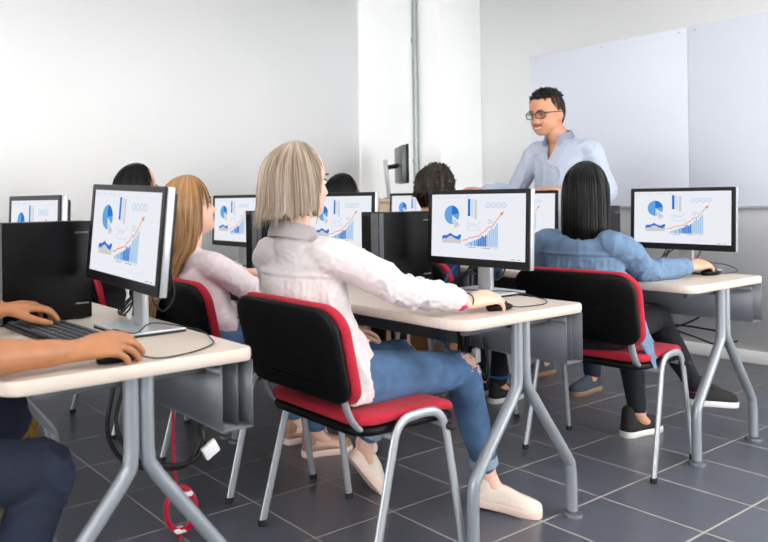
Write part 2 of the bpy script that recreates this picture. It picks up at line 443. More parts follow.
# ------------------------------------------------------------------ desks
DZ = .735
def make_desk(label):
    """origin: floor below the near end of the front edge; the desk runs to -x (depth) and +y (length)"""
    t = thing('computer_desk', label, 'desk', (0, 0, 0), 0, 'computer desks')
    LEN, DEP = 1.4, .635
    b = B(); o = rrect(DEP, LEN, [.02, .02, .06, .06][::1], 6)
    o = rrect(DEP, LEN, [.025, .06, .06, .025], 6)
    slab(b, o, DZ - .032, DZ, .004, lambda u, v, q: (u - DEP / 2, v + LEN / 2, q)); obj('desk_top', b, M['lam'], t, angle=50)
    b = B()
    y0, y1 = .01, LEN - .01
    box(b, (-.095, y0, .535), (-.092, y1, DZ - .033)); box(b, (-.095, y0, .532), (.0, y1, .5355)); box(b, (-.003, y0, .532), (.0, y1, DZ - .033))
    box(b, (-.035, y0 + .02, .5355), (-.032, y1, DZ - .034)); box(b, (-.107, y0, .675), (-.095, y1, .692))
    for y in (y0 + .35, y1 - .35): sweep(b, [(-.098, y, .56), (-.09, y, .56)], .006, n=8, sub=1, cap='flat')
    obj('cable_tray', b, M['tray'], t, smooth=False)
    for y in (.036, LEN - .036):
        b = B()
        sweep(b, [(-.288, y, DZ - .034), (-.288, y, .57), (-.285, y, .51), (-.26, y, .46), (-.065, y, .215), (-.042, y, .17), (-.036, y, .115), (-.036, y, .02)], .0185, sub=3, n=16, cap='flat')
        l = obj('leg', b, M['steel'], t)
        b = B(); lathe(b, [(.012, .025), (.014, .015), (.032, .012), (.034, .004), (.034, 0)], (-.036, y, 0)); obj('foot_pad', b, M['tray'], l)
        b = B()
        sweep(b, [(-.327, y, DZ - .034), (-.327, y, .57), (-.33, y, .51), (-.352, y, .46), (-.525, y, .255), (-.548, y, .21), (-.553, y, .155), (-.553, y, .02)], .0185, sub=3, n=16, cap='flat')
        l = obj('leg', b, M['steel'], t)
        b = B(); lathe(b, [(.012, .025), (.014, .015), (.032, .012), (.034, .004), (.034, 0)], (-.553, y, 0)); obj('foot_pad', b, M['tray'], l)
    for y in (.06, LEN - .08):
        b = B(); box(b, (-.55, y, DZ - .06), (-.11, y + .02, DZ - .033)); obj('support_rail', b, M['tray'], t, smooth=False)
    return t
XA, XB, XC = 1.06, 2.39, 3.755
YA, YB, YC = 1.53, 1.452, 1.435
d0 = make_desk('nearest cream desk at lower left, holding keyboard under two hands')
d0.location = (XA, YA, 0)
dup(d0, (XA, YA + 1.41, 0), 0, 'cream desk behind the near left black computer tower, in nearest row')
dup(d0, (XB, YB, 0), 0, 'cream desk in the middle row where the blonde woman holds a mouse')
dup(d0, (XB, YB + 1.41, 0), 0, 'cream desk of middle row reaching to left wall')
dup(d0, (XC, YC, 0), 0, 'cream desk on the right where black haired woman works, nearest the whiteboard')
dup(d0, (XC, YC + 1.41, 0), 0, 'cream desk of front row far back near the wall column')

# ------------------------------------------------------------------ chairs
def make_chair():
    t = thing('visitor_chair', '', 'chair', (0, 0, 0), 0, 'red and black visitor chairs')
    for s in (-1, 1):
        y = .262 * s
        b = B()
        sweep(b, [(-.198, y, .008), (-.15, y * .985, .18), (-.1, y * .97, .36), (-.078, y * .965, .425), (-.045, y * .962, .455), (0, y * .96, .462), (.06, y * .96, .462), (.1, y * .962, .45), (.128, y * .965, .41), (.15, y * .975, .30), (.196, y, .008)],
              (.0085, .0145) and [(.0085, .0145)] * 11, lat=(0, 1, 0), n=14, sub=4, cap='flat')
        l = obj('side_frame', b, M['chairsteel'], t)
        for x in (-.198, .196):
            b = B(); sweep(b, [(x, y, 0), (x, y, .02)], [(.011, .017)] * 2, lat=(0, 1, 0), n=12, sub=1, cap='flat'); obj('foot_cap', b, M['rubber'], l)
        b = B()
        yy = .2 * s
        sweep(b, [(-.27, yy, .68), (-.25, yy, .6), (-.232, yy, .53), (-.205, yy, .47), (-.165, yy, .432), (-.11, yy * 1.02, .42), (-.02, yy * 1.05, .421), (.1, yy * 1.05, .421)], [(.013, .0095)] * 8, lat=(0, 1, 0), n=12, sub=4)
        obj('back_post', b, M['chairsteel'], t)
    b = B()
    for x in (-.085, .135): sweep(b, [(x, -.252, .408), (x, .252, .408)], .009, n=10, sub=1)
    for s in (-1, 1): sweep(b, [(.135, s * .245, .408), (.135, s * .272, .408)], .012, n=10, sub=1, mi=1)
    obj('cross_bar', b, [M['chairsteel'], M['rubber']], t)
    SW, SD = .46, .44
    def seat(u, v, q):
        x = u + .022; w = max(0, (u - .1) / .12); w2 = max(0, (-u - .12) / .1)
        return (x, v, q - .028 * w * w + .004 * w2 - .006 * (1 - (v / .23) ** 2))
    o = rrect(SD, SW, [.09, .07, .07, .09], 7)
    b = B(); slab(b, o, .415, .444, .012, seat); obj('seat_shell', b, M['blackplastic'], t, angle=70)
    o = rrect(SD + .006, SW + .006, [.09, .07, .07, .09], 7)
    b = B(); slab(b, o, .4445, .478, .02, seat, dome=.006); obj('seat', b, M['red'], t, angle=70)
    def back(u, v, q):
        z = v + .660; u = u * (1 + .12 * v); return (-.240 - .25 * (z - .53) - q + .075 * u * u * 2.2 + .25 * max(0, .585 - z) ** 2, u, z)
    o = rrect(.485, .282, [.075, .075, .06, .06], 8)
    b = B(); slab(b, o, -.006, .022, .012, back, dome=.004); 
    for k in range(9):
        zz = -.09 + k * .012; sweep(b, [V3(back(u, zz, .0245)) for u in (-.13, -.06, .06, .13)], .0022, n=6, sub=2)
    obj('back_shell', b, M['blackplastic'], t, angle=70)
    o = rrect(.501, .297, [.08, .08, .065, .065], 8)
    b = B(); slab(b, o, -.04, -.0065, .014, back); obj('back_pad', b, M['red'], t, angle=70)
    return t
c0 = make_chair(); c0.location = (1.637, 1.785, 0)
c0['label'] = 'red and black chair under the blonde woman in white blouse'
dup(c0, (3.04, 1.755, 0), math.radians(6), 'red and black chair under woman in denim shirt')
dup(c0, (1.647, 2.53, 0), 0, 'red and black chair under long haired woman in pale pink blouse')
dup(c0, (.20, 1.86, 0), 0, 'chair under the person in dark jeans at the lower left edge')
dup(c0, (1.60, 3.45, 0), 0, 'chair of black haired person in glasses near left wall')
dup(c0, (2.98, 2.56, 0), 0, 'chair under the brown haired man in navy shirt')
dup(c0, (3.06, 3.40, 0), 0, 'chair of the farthest dark haired person beside the wall column')
dup(c0, (.36, 2.62, 0), math.radians(-6), 'empty chair at the nearest row behind the lower left knees')

# ------------------------------------------------------------------ monitors
WH = emit('screen_white', 'f1f3fa', .98)
SG = [WH] + [emit('screen_' + n, c, 1.) for n, c in (('mid_blue', '2f78cf'), ('sky_blue', '67a8e4'), ('pale_blue', 'a9cdef'), ('light_grey', 'd3cfd0'), ('orange', 'f08b52'), ('deep_blue', '2350a8'), ('grey_line', 'bfc3cf'), ('ice', 'cfe0f2'), ('dark_text', '6a7080'))]
def make_monitor():
    t = thing('computer_monitor', '', 'monitor', (0, 0, 0), 0, 'desktop monitors')
    W, Ht, zc, xf = .468, .292, .252, -.05
    tilt = Matrix.Rotation(math.radians(2.5), 3, 'Y'); piv = V3((xf, 0, zc))
    def tl(bm):
        for v in bm.verts: v.co = tilt @ (v.co - piv) + piv
        return bm
    sw, sh = W - .034, Ht - .046; sz = zc + .006
    b = B()   # front bezel as a frame
    o = rrect(W, Ht, .006, 4); n = len(o)
    inn = [(max(-sw / 2, min(sw / 2, u)), max(-sh / 2 + .006, min(sh / 2 + .006, v))) for u, v in o]
    L = [[b.verts.new((x, -u, zc + v)) for u, v in oo] for oo, x in ((o, xf + .007), (o, xf + .002), ([(u * .996, v * .994) for u, v in o], xf), (inn, xf), (inn, xf + .004))]
    for p, q in zip(L, L[1:]): ringfaces(b, p, q)
    tl(b); obj('bezel', b, M['bezel'], t, angle=30)
    b = B(); box(b, (xf + .0065, -W / 2, zc - Ht / 2), (xf + .03, W / 2, zc + Ht / 2), .003); tl(b); obj('edge_band', b, M['silver'], t, angle=30)
    b = B(); box(b, (xf + .02, -W / 2 + .012, zc - Ht / 2 + .012), (xf + .05, W / 2 - .012, zc + Ht / 2 - .012), .012)
    box(b, (xf + .045, -.12, zc - .1), (xf + .062, .12, zc + .1), .008); tl(b); obj('back_cover', b, M['bezel'], t)
    # the screen with its charts
    b = B(); lay = [0]
    def P(u, v, k): return (xf + .0035 - k * .00018, (.5 - u) * sw, sz + (v - .5) * sh)
    def poly(pts, mi, k=1):
        f = b.faces.new([b.verts.new(P(u, v, k)) for u, v in pts]); f.material_index = mi
    asp = sw / sh
    poly([(0, 0), (1, 0), (1, 1), (0, 1)], 0, 0)
    def rect(u0, v0, u1, v1, mi, k=1): poly([(u0, v0), (u1, v0), (u1, v1), (u0, v1)], mi, k)
    def pie(cu, cv, r, a0, a1, mi, k=1):
        m = max(3, int(abs(a1 - a0) / 9)); pts = [(cu, cv)]
        for i in range(m + 1):
            a = math.radians(a0 + (a1 - a0) * i / m); pts.append((cu + r * math.cos(a), cv + r * asp * math.sin(a)))
        poly(pts, mi, k)
    def line(pts, w, mi, k=2):
        for (u0, v0), (u1, v1) in zip(pts, pts[1:]):
            du, dv = (u1 - u0), (v1 - v0) / asp; l = math.hypot(du, dv) or 1
            nx, ny = -dv / l * w / 2, du / l * w / 2 * asp
            ex, ey = du / l * w * .3, dv / l * w * .3 * asp
            poly([(u0 - nx - ex, v0 - ny - ey), (u0 + nx - ex, v0 + ny - ey), (u1 + nx + ex, v1 + ny + ey), (u1 - nx + ex, v1 - ny + ey)], mi, k)
    def ring(cu, cv, r0, r1, mi):
        for i in range(16):
            a, c = 2 * PI * i / 16, 2 * PI * (i + 1) / 16
            poly([(cu + r0 * math.cos(a), cv + r0 * asp * math.sin(a)), (cu + r1 * math.cos(a), cv + r1 * asp * math.sin(a)), (cu + r1 * math.cos(c), cv + r1 * asp * math.sin(c)), (cu + r0 * math.cos(c), cv + r0 * asp * math.sin(c))], mi)
    pie(.232, .675, .084, 90, 215, 2); pie(.232, .675, .084, 215, 285, 1); pie(.232, .675, .084, 10, 90, 1); pie(.232, .675, .084, -35, 10, 2)
    pie(.232, .675, .084, 215, 262, 2, 2); pie(.237, .66, .07, 262, 290, 3, 2); pie(.262, .615, .082, -88, -42, 4, 2)
    rect(.41, .66, .437, .925, 1); rect(.41, .66, .437, .69, 6, 2); rect(.447, .645, .472, .92, 8); rect(.483, .61, .507, .91, 4)
    for i in range(4):
        ring(.622 + i * .054, .825, .019, .025, 3); rect(.612 + i * .054, .818, .632 + i * .054, .83, 8)
    line([(.41, .59), (.41, .44), (.555, .44)], .003, 7); line([(.415, .47), (.45, .545), (.485, .50), (.52, .53), (.55, .585)], .004, 3); line([(.415, .55), (.455, .50), (.49, .545), (.53, .47), (.55, .46)], .004, 8)
    for i in range(4): rect(.62, .60 - i * .018, .685 - .02 * (i % 2), .606 - i * .018, 7)
    top = [.33, .35, .345, .365, .385, .36, .345, .335, .36, .37]
    base = [.275, .30, .29, .325, .335, .33, .30, .29, .28, .325]
    us = [.126 + .0238 * i for i in range(10)]
    poly([(u, .225) for u in (us[0], us[-1])] + [(u, v) for u, v in zip(reversed(us), reversed(base))], 4)
    poly(list(zip(us, base)) + list(zip(reversed(us), reversed(top))), 1, 2)
    hs = [.03, .045, .06, .06, .085, .09, .10, .11, .13, .165, .15, .175, .20, .245, .275, .27, .315, .36]
    for i, h in enumerate(hs):
        u = .385 + i * .0192; rect(u, .195, u + .0165, .195 + h, (1 if 7 <= i <= 11 else 7 if i == 13 else 2 if i in (3, 5, 6) else 3))
    rect(.38, .184, .735, .188, 7); rect(.42, .165, .5, .172, 9); rect(.56, .165, .65, .172, 9); rect(.68, .165, .73, .17, 7)
    line([(.355, .275), (.40, .285), (.43, .32), (.47, .325), (.51, .35), (.53, .345), (.565, .40), (.60, .43), (.635, .50), (.66, .485), (.70, .57), (.765, .70)], .0075, 5, 3)
    poly([(.785, .735), (.742, .70), (.772, .672)], 5, 3)
    for u0, u1 in ((.02, .1), (.13, .2), (.24, .33), (.37, .43)): rect(u0, .955, u1, .96, 7)
    rect(.01, .93, .99, .933, 8); rect(.01, .09, .99, .093, 8)
    for u in (.62, .66, .70, .74, .78): rect(u, .06, u + .015, .066, 7)
    rect(.86, .018, .90, .026, 9); rect(.92, .018, .95, .026, 9)
    tl(b)
    for f in b.faces: pass
    me = bpy.data.meshes.new('screen'); b.to_mesh(me); b.free()
    for m_ in SG: me.materials.append(m_)
    link('screen', me, t)
    b = B(); box(b, (-.004, -.03, .01), (.018, .03, .30), .004); box(b, (-.012, -.028, .2), (.0, .028, .3), .003); obj('stand_post', b, M['silver'], t, angle=30)
    b = B(); o = rrect(.19, .235, .012, 4); slab(b, o, .0, .006, .002, lambda u, v, q: (u + .0, v, q), 1); slab(b, o, .006, .013, .003, lambda u, v, q: (u, v, q), 0)
    obj('stand_base', b, [M['base'], M['bezel']], t, angle=30)
    return t
def monitor(x, y, rz, label, first=[None]):
    if first[0] is None:
        first[0] = make_monitor(); o = first[0]; o.location = (x, y, DZ); o.rotation_euler = (0, 0, rz); o['label'] = label
    else: o = dup(first[0], (x, y, DZ), rz, label)
    return o
R_ = math.radians
m0 = monitor(.94, 1.945, R_(1), 'monitor above the two tanned hands, chart screen, nearest of all')
NEAR = m0
monitor(2.345, 1.83, R_(0), 'monitor in front of blonde woman, beside the tower with silver vent strip')
monitor(3.70, 1.735, R_(0), 'rightmost monitor, in front of woman in denim shirt and whiteboard')
monitor(.895, 2.62, R_(4), 'monitor at far left peeking over the big black tower')
monitor(2.345, 2.61, R_(0), 'monitor just right of the blonde head, behind the tower')
monitor(2.345, 3.50, R_(0), 'monitor between the long haired woman and the blonde woman')
monitor(3.70, 2.60, R_(0), 'monitor half hidden behind the black haired woman, below the standing teacher')
monitor(3.70, 3.39, R_(0), 'small far monitor left of the brown haired man')

for ch in NEAR.children:      # the head of the nearest one is a little raised and turned on its post
    if ch.name.split('.')[0] in ('bezel', 'edge_band', 'back_cover', 'screen'):
        q = Matrix.Translation((0, 0, .272)) @ Matrix.Rotation(R_(2.2), 4, 'X') @ Matrix.Rotation(R_(2.5), 4, 'Y') @ Matrix.Translation((0, 0, -.252))
        ch.matrix_local = q
# ------------------------------------------------------------------ computer towers
def make_tower():
    t = thing('computer_tower', '', 'computer', (0, 0, 0), 0, 'black computer towers')
    b = B(); box(b, (-.13, -.05, .004), (.155, .05, .325), .003)
    for z in (.05, .285): box(b, (.1, -.0512, z), (.145, -.0495, z + .006), .0005, 1, 1)
    obj('case', b, [M['pc'], M['pcgrey']], t, angle=30)
    b = B(); box(b, (-.155, -.052, .002), (-.1302, .052, .328), .005); obj('front_panel', b, M['bezel'], t, angle=30)
    b = B(); box(b, (-.157, -.047, .006), (-.1545, -.008, .322), .0008)
    for k in range(22): box(b, (-.1585, -.046, .02 + k * .0132), (-.1565, -.01, .0265 + k * .0132), .0005, 1)
    box(b, (-.154, -.0527, .006), (-.1305, -.0515, .322), .0004, 1)
    obj('vent_strip', b, M['pcgrey'], t, angle=30)
    b = B(); box(b, (-.157, 0, .22), (-.1545, .046, .235), .0005, 1); box(b, (-.157, 0, .18), (-.1545, .046, .21), .0005, 1); sweep(b, [(-.154, .03, .29), (-.158, .03, .29)], .008, n=12, sub=1, cap='flat')
    for k in range(3): box(b, (-.157, .01, .06 + k * .02), (-.1545, .028, .068 + k * .02), .0005, 1)
    box(b, (-.1555, .004, .03), (-.1535, .044, .31)); obj('drive_bay', b, M['blackplastic'], t, angle=30)
    b = B()
    for x in (-.12, .12):
        for y in (-.035, .035): box(b, (x - .012, y - .01, 0), (x + .012, y + .01, .005))
    obj('foot', b, M['rubber'], t)
    return t
t0 = make_tower(); t0.scale = (1, 1, .96); t0.location = (2.244, 2.185, DZ); t0['label'] = 'black tower beside blonde woman\'s arm, silver vent strip facing left'
dup(t0, (.76, 2.285, DZ), 0, 'big near black tower at left edge, behind left hand and keyboard')
dup(t0, (3.63, 2.145, DZ), 0, 'black tower partly hidden between black haired woman and rightmost monitor')
dup(t0, (2.244, 3.03, DZ), 0, 'black tower beside long haired woman\'s chin')
dup(t0, (3.63, 3.03, DZ), 0, 'black tower far back, left of brown haired man')

# ------------------------------------------------------------------ keyboard
t = thing('keyboard', 'black keyboard under the tanned left hand on nearest desk', 'keyboard', (.715, 2.0, DZ), R_(3))
b = B(); box(b, (-.075, -.22, 0), (.075, .22, .014), .004); obj('keyboard_body', b, M['blackplastic'], t)
for r in range(6):
    x = .062 - r * .0235 - (.0 if r == 0 else .004); cols = 20 if r else 18
    yk = .212; k = 0
    b = B()
    while yk > -.205:
        w = .0195
        if r == 5 and k == 3: w = .11
        if r in (2, 3, 4) and k in (0, 12): w = .03
        box(b, (x - .0095, yk - w + .0015, .0135), (x + .0095, yk - .0015, .0205), .0025, 1)
        if w < .05: box(b, (x - .001, yk - w * .62, .0204), (x + .004, yk - w * .4, .0208), mi=1)
        yk -= w; k += 1
    obj('key_row', b, [M['key'], M['legend']], t, angle=30)

# ------------------------------------------------------------------ mice and their cords
def make_mouse(x, y, rz, label, cord):
    t = thing('computer_mouse', label, 'mouse', (x, y, DZ), rz)
    b = B(); n = 20; rings = []
    prof = [(-.052, .2, .4), (-.048, .55, .62), (-.03, .85, .92), (0, .95, 1.), (.03, .9, .8), (.048, .7, .5), (.054, .35, .3)]
    for px, w, h in prof:
        ring = []
        for k in range(n):
            a = 2 * PI * k / n; px_ = px * .9; yy = .028 * w * math.cos(a); zz = math.sin(a)
            ring.append(b.verts.new((px_, yy, .0125 + (.0155 * h * zz if zz > 0 else .0125 * min(1, h * 1.6) * zz))))
        rings.append(ring)
    for p, q in zip(rings, rings[1:]): ringfaces(b, p, q)
    b.faces.new(rings[0]); b.faces.new(rings[-1]); obj('mouse_body', b, M['blackplastic'], t, angle=60)
    b = B(); sweep(b, [(.03, -.003, .021), (.03, .003, .021)], .007, n=12, sub=1, cap='flat'); obj('scroll_wheel', b, M['rubber'], t)
    c = math.cos(-rz); s = math.sin(-rz)
    pts = [(.05, 0, .012)]
    for q in cord:
        dx, dy, dz = q[0] - x, q[1] - y, q[2] - DZ
        pts.append((dx * c - dy * s, dx * s + dy * c, dz))
    b = B(); sweep(b, pts, .0019, n=6, sub=6); obj('mouse_cord', b, M['cable'], t)
z = DZ + .003
make_mouse(2.03, 1.53, R_(-6), 'black mouse under the blonde woman\'s hand', [(2.13, 1.52, z), (2.24, 1.51, z), (2.325, 1.555, z), (2.37, 1.62, z), (2.34, 1.70, z + .016), (2.28, 1.76, z + .018), (2.25, 1.84, z + .016), (2.28, 1.96, z)])
make_mouse(3.605, 1.587, R_(-14), 'black mouse under hand of the woman in denim shirt', [(3.70, 1.57, z), (3.76, 1.54, z + .01), (3.80, 1.60, z + .03), (3.76, 1.68, z + .04), (3.72, 1.75, z + .03)])
make_mouse(.705, 1.582, R_(-8), 'mouse under the tanned right hand on nearest desk', [(.80, 1.55, z), (.89, 1.56, z), (.98, 1.61, z), (1.02, 1.67, z), (1.035, 1.76, z + .01), (.99, 1.84, z + .02), (.92, 1.84, z + .03), (.86, 1.80, z + .016), (.83, 1.86, z + .02), (.87, 1.98, z)])

# ------------------------------------------------------------------ cables
def cable(name, label, strands, m, extra=None, cat='cable'):
    b = B()
    for pts, r in strands: sweep(b, pts, r, n=7, sub=6)
    if extra: extra(b)
    return tag(obj(name, b, m if isinstance(m, list) else [m, M['whitep']]), label, cat)
def bundle(x, y, label, n=4):
    S = []
    for k in range(n):
        j = lambda a: random.uniform(-a, a)
        S.append(([(x + .02, y + .02 + j(.02), DZ + .2), (x + .03 + j(.02), y + .06 + j(.03), DZ + .11), (x + .0 + j(.02), y + .12 + j(.03), DZ + .04 + j(.01)), (x + .03 + j(.02), y + .2 + j(.03), DZ + .012), (x + .07, y + .25 + j(.05), DZ + .006)], .003))
    S.append(([(x + .02, y, DZ + .22), (x + .04, y + .03, DZ + .09), (x + .05, y - .02, DZ + .045), (x + .08, y - .04, DZ + .1), (x + .05, y - .03, DZ + .22)], .003))
    return cable('cable_bundle', label, S, M['cable'])
bundle(.97, 1.97, 'tangle of black cables behind nearest monitor')
bundle(2.38, 1.86, 'black cables hanging behind the blonde woman\'s monitor')
bundle(3.74, 1.765, 'black cables behind the rightmost monitor')
b = B()
for k in range(4): sweep(b, [(.985 + .004 * k, 2.115 + .004 * k, DZ + .004), (.98 + .005 * k, 2.12 - .003 * k, DZ + .05), (.985, 2.11 + .006 * k, DZ + .1), (.99 - .004 * k, 2.12, DZ + .17)], .0035, n=7, sub=4)
tag(obj('grey_cable', b, M['plug']), 'pale grey cables standing up left of nearest monitor stand', 'cable')
cable('blue_cable', 'short blue cable beside blonde woman\'s monitor stand', [([(2.34, 2.02, DZ + .004), (2.33, 2.0, DZ + .05), (2.36, 1.96, DZ + .12), (2.38, 1.93, DZ + .2)], .004)], M['blue'])
# under the desks
cable('network_cable', 'blue cable drooping under the middle desk', [([(2.285, 1.99, .66), (2.255, 1.989, .629), (2.255, 1.975, .564), (2.255, 1.902, .497), (2.255, 1.787, .45), (2.255, 1.699, .448), (2.255, 1.64, .481), (2.255, 1.61, .557), (2.255, 1.617, .634), (2.285, 1.62, .66)], .0042)], M['blue'])
def plugs(b):
    for c in ((2.245, 1.82, .47), (2.245, 1.795, .49)): box(b, (c[0] - .014, c[1] - .012, c[2]), (c[0] + .014, c[1] + .012, c[2] + .05), .004, 1, 1)
cable('power_cord', 'black power cords with pale plugs hanging below the middle desk tray', [([(2.285, 1.877, .64), (2.245, 1.877, .617), (2.245, 1.874, .542), (2.245, 1.885, .452), (2.245, 1.862, .41), (2.245, 1.807, .41), (2.245, 1.792, .461), (2.245, 1.832, .529), (2.25, 1.84, .6)], .005), ([(2.285, 1.82, .64), (2.245, 1.821, .606), (2.245, 1.80, .52), (2.245, 1.775, .46), (2.25, 1.76, .43), (2.25, 1.745, .48), (2.26, 1.77, .58)], .005), ([(2.26, 1.86, .66), (2.25, 1.86, .58), (2.245, 1.85, .50)], .013)], M['cable'], plugs)
def plug2(b): box(b, (1.05, 1.772, .385), (1.10, 1.786, .425), .004, 2, 1, rot=Matrix.Rotation(-.5, 3, 'Y'))
cable('power_cord', 'thick black cords looping under the nearest desk to a white plug', [([(.90, 1.98, .56), (.88, 1.98, .46), (.9, 1.92, .38), (.96, 1.86, .36), (1.03, 1.82, .365), (1.065, 1.80, .41), (1.05, 1.81, .50), (.98, 1.8, .55)], .007), ([(.89, 2.02, .56), (.86, 2.0, .44), (.89, 1.95, .36), (.96, 1.88, .345), (1.03, 1.83, .36), (1.07, 1.82, .42)], .007), ([(1.05, 1.82, .56), (1.06, 1.81, .5), (1.07, 1.81, .44)], .013)], M['cable'], plug2)
def plug3(b): box(b, (3.72, 1.58, .455), (3.78, 1.61, .475), .005, 2, 1)
cable('power_cord', 'thin dark cords with grey plug under the right desk', [([(3.64, 1.86, .56), (3.66, 1.80, .47), (3.70, 1.70, .43), (3.74, 1.62, .40), (3.79, 1.56, .42)], .0045), ([(3.65, 1.84, .56), (3.66, 1.82, .49), (3.70, 1.70, .475), (3.73, 1.60, .465)], .0045), ([(3.62, 1.9, .56), (3.66, 1.86, .45), (3.72, 1.78, .47), (3.75, 1.7, .52), (3.73, 1.68, .57)], .0045), ([(3.62, 1.86, .57), (3.61, 1.85, .5), (3.62, 1.83, .43)], .012)], M['cable'], plug3)
# red network cord with its coil
S = [([(1.13, 2.10, .54), (1.13, 2.10, .40), (1.135, 2.105, .25), (1.155, 2.11, .10)], .005), ([(1.19, 2.16, .02), (1.165, 2.13, .006), (1.13, 2.07, .006), (1.08, 2.05, .006)], .005)]
for k in range(5):
    c = V3((1.165 + .004 * k, 2.13, .085)); r = .046 + .004 * (k % 3) + .003 * k
    S.append(([c + V3((r * .75 * math.cos(a), -.4 * r * math.cos(a) + .004 * k, r * 1.25 * math.sin(a))) for a in [2 * PI * i / 14 + k for i in range(15)]], .0045))
def ties(b):
    for q in ((1.19, 2.125, .14), (1.17, 2.135, .022)): box(b, (q[0] - .02, q[1] - .012, q[2] - .008), (q[0] + .02, q[1] + .018, q[2] + .008), .004, 1, 1)
cable('network_cable', 'red network cable with coiled loop under the nearest desk', S, M['redc'], ties)
b = B(); sweep(b, [(1.13, 2.10, .538), (1.13, 2.10, .532)], .004, n=6, sub=1); b.free()

# ------------------------------------------------------------------ background furniture
t = thing('lectern', 'pale beech cabinet in the far corner under side facing monitor', 'cabinet', (4.16, 4.03, 0))
b = B(); box(b, (-.27, -.2, 1.07), (.27, .26, 1.095), .004); obj('top', b, M['wood'], t)
b = B(); box(b, (-.25, -.18, .06), (.25, .25, 1.069), .003); box(b, (-.24, -.16, 0), (.24, .24, .06)); obj('body', b, M['wood'], t)
for s in (-1, 1):
    b = B(); box(b, (s * .123 - .12, -.197, .08), (s * .123 + .12, -.1805, 1.05), .003); d = obj('door', b, M['wood'], t)
    b = B(); sweep(b, [(s * .03, -.21, .55), (s * .03, -.21, .68)], .006, n=8, sub=1); obj('handle', b, M['silver'], d)
t = thing('side_monitor', 'grey monitor seen edge-on on the beech cabinet in far corner', 'monitor', (4.13, 4.03, 1.095), R_(-38))
b = B(); o = rrect(.16, .2, .02, 4); slab(b, o, 0, .012, .003, lambda u, v, q: (u, v, q)); obj('stand_base', b, M['silver'], t)
b = B(); box(b, (-.075, -.05, .01), (-.055, .05, .30), .005, rot=Matrix.Rotation(R_(-5), 3, 'Y')); obj('stand_post', b, M['silver'], t)
b = B(); sweep(b, [(-.06, 0, .24), (.0, 0, .25), (.03, 0, .26)], .018, n=10, sub=2); obj('pivot_arm', b, M['bezel'], t)
b = B(); box(b, (.02, -.21, .12), (.055, .21, .40), .01); obj('back_cover', b, M['pcgrey'], t)
b = B(); box(b, (.05, -.215, .115), (.07, .215, .405), .004); obj('bezel', b, M['bezel'], t)

t = thing('cardboard_box', 'brown cardboard box on the floor below the front row desk', 'box', (3.88, 3.36, 0))
b = B(); box(b, (-.15, -.17, 0), (.15, .17, .24), .003); obj('carton', b, M['card'], t)
for s in (-1, 1):
    b = B(); box(b, (-.15, s * .086 - .085, .2405), (.15, s * .086 + .085, .2435), .001, 1); obj('flap', b, M['card'], t)

def bag(loc, rz, label, m, w=.3, d=.13, h=.26):
    t = thing('handbag', label, 'bag', loc, rz)
    b = B(); rings = []
    for zz, k in ((0, .9), (.01, 1), (.3, 1.04), (.7, .95), (.95, .8), (1, .74)):
        rings.append([b.verts.new((u * k, v * (k if zz < .5 else k * (1.25 - zz * .6)), zz * h)) for u, v in rrect(d, w, .05, 5)])
    for p, q in zip(rings, rings[1:]): ringfaces(b, p, q)
    b.faces.new(rings[0]); b.faces.new(rings[-1]); wrinkle(b, .006, 12); obj('bag_body', b, m, t, angle=70)
    for s in (-1, 1):
        b = B(); sweep(b, [(s * d * .28, -w * .25, h * .95), (s * d * .3, -w * .2, h * 1.3), (s * d * .3, 0, h * 1.5), (s * d * .3, w * .2, h * 1.3), (s * d * .28, w * .25, h * .95)], .008, n=8, sub=5); obj('strap', b, M['rubber'], t)
    return t
bag((1.0, 3.52, 0), R_(30), 'yellow brown patterned bag on floor beyond the lower left knees', M['pat'], .3, .16, .28)
bag((3.66, 3.82, 0), R_(-10), 'tan and brown bag on the floor beyond the middle desk', M['tanbag'], .36, .2, .26)

# ------------------------------------------------------------------ PEOPLE
def frame_of(fwd, upv=(0, 0, 1)):
    f = V3(fwd).normalized(); u = V3(upv); u = (u - f * u.dot(f)).normalized(); l = u.cross(f)
    return f, l, u

HP = [(.118, .012, -.02, .012), (.112, .045, -.06, .042), (.098, .068, -.082, .06), (.072, .084, -.098, .071), (.04, .092, -.104, .0765), (.012, .0925, -.102, .0765), (-.01, .088, -.096, .0745), (-.04, .086, -.082, .0705), (-.065, .085, -.06, .063), (-.085, .083, -.04, .055), (-.103, .077, -.018, .042), (-.115, .064, .0, .026)]
def hp(z):
    if z >= HP[0][0]: return HP[0][1:]
    for a, b_ in zip(HP, HP[1:]):
        if a[0] >= z >= b_[0]:
            t = (a[0] - z) / (a[0] - b_[0]); return tuple(a[i] * (1 - t) + b_[i] * t for i in (1, 2, 3))
    return HP[-1][1:]
def gs(x, s): return math.exp(-(x / s) ** 2)

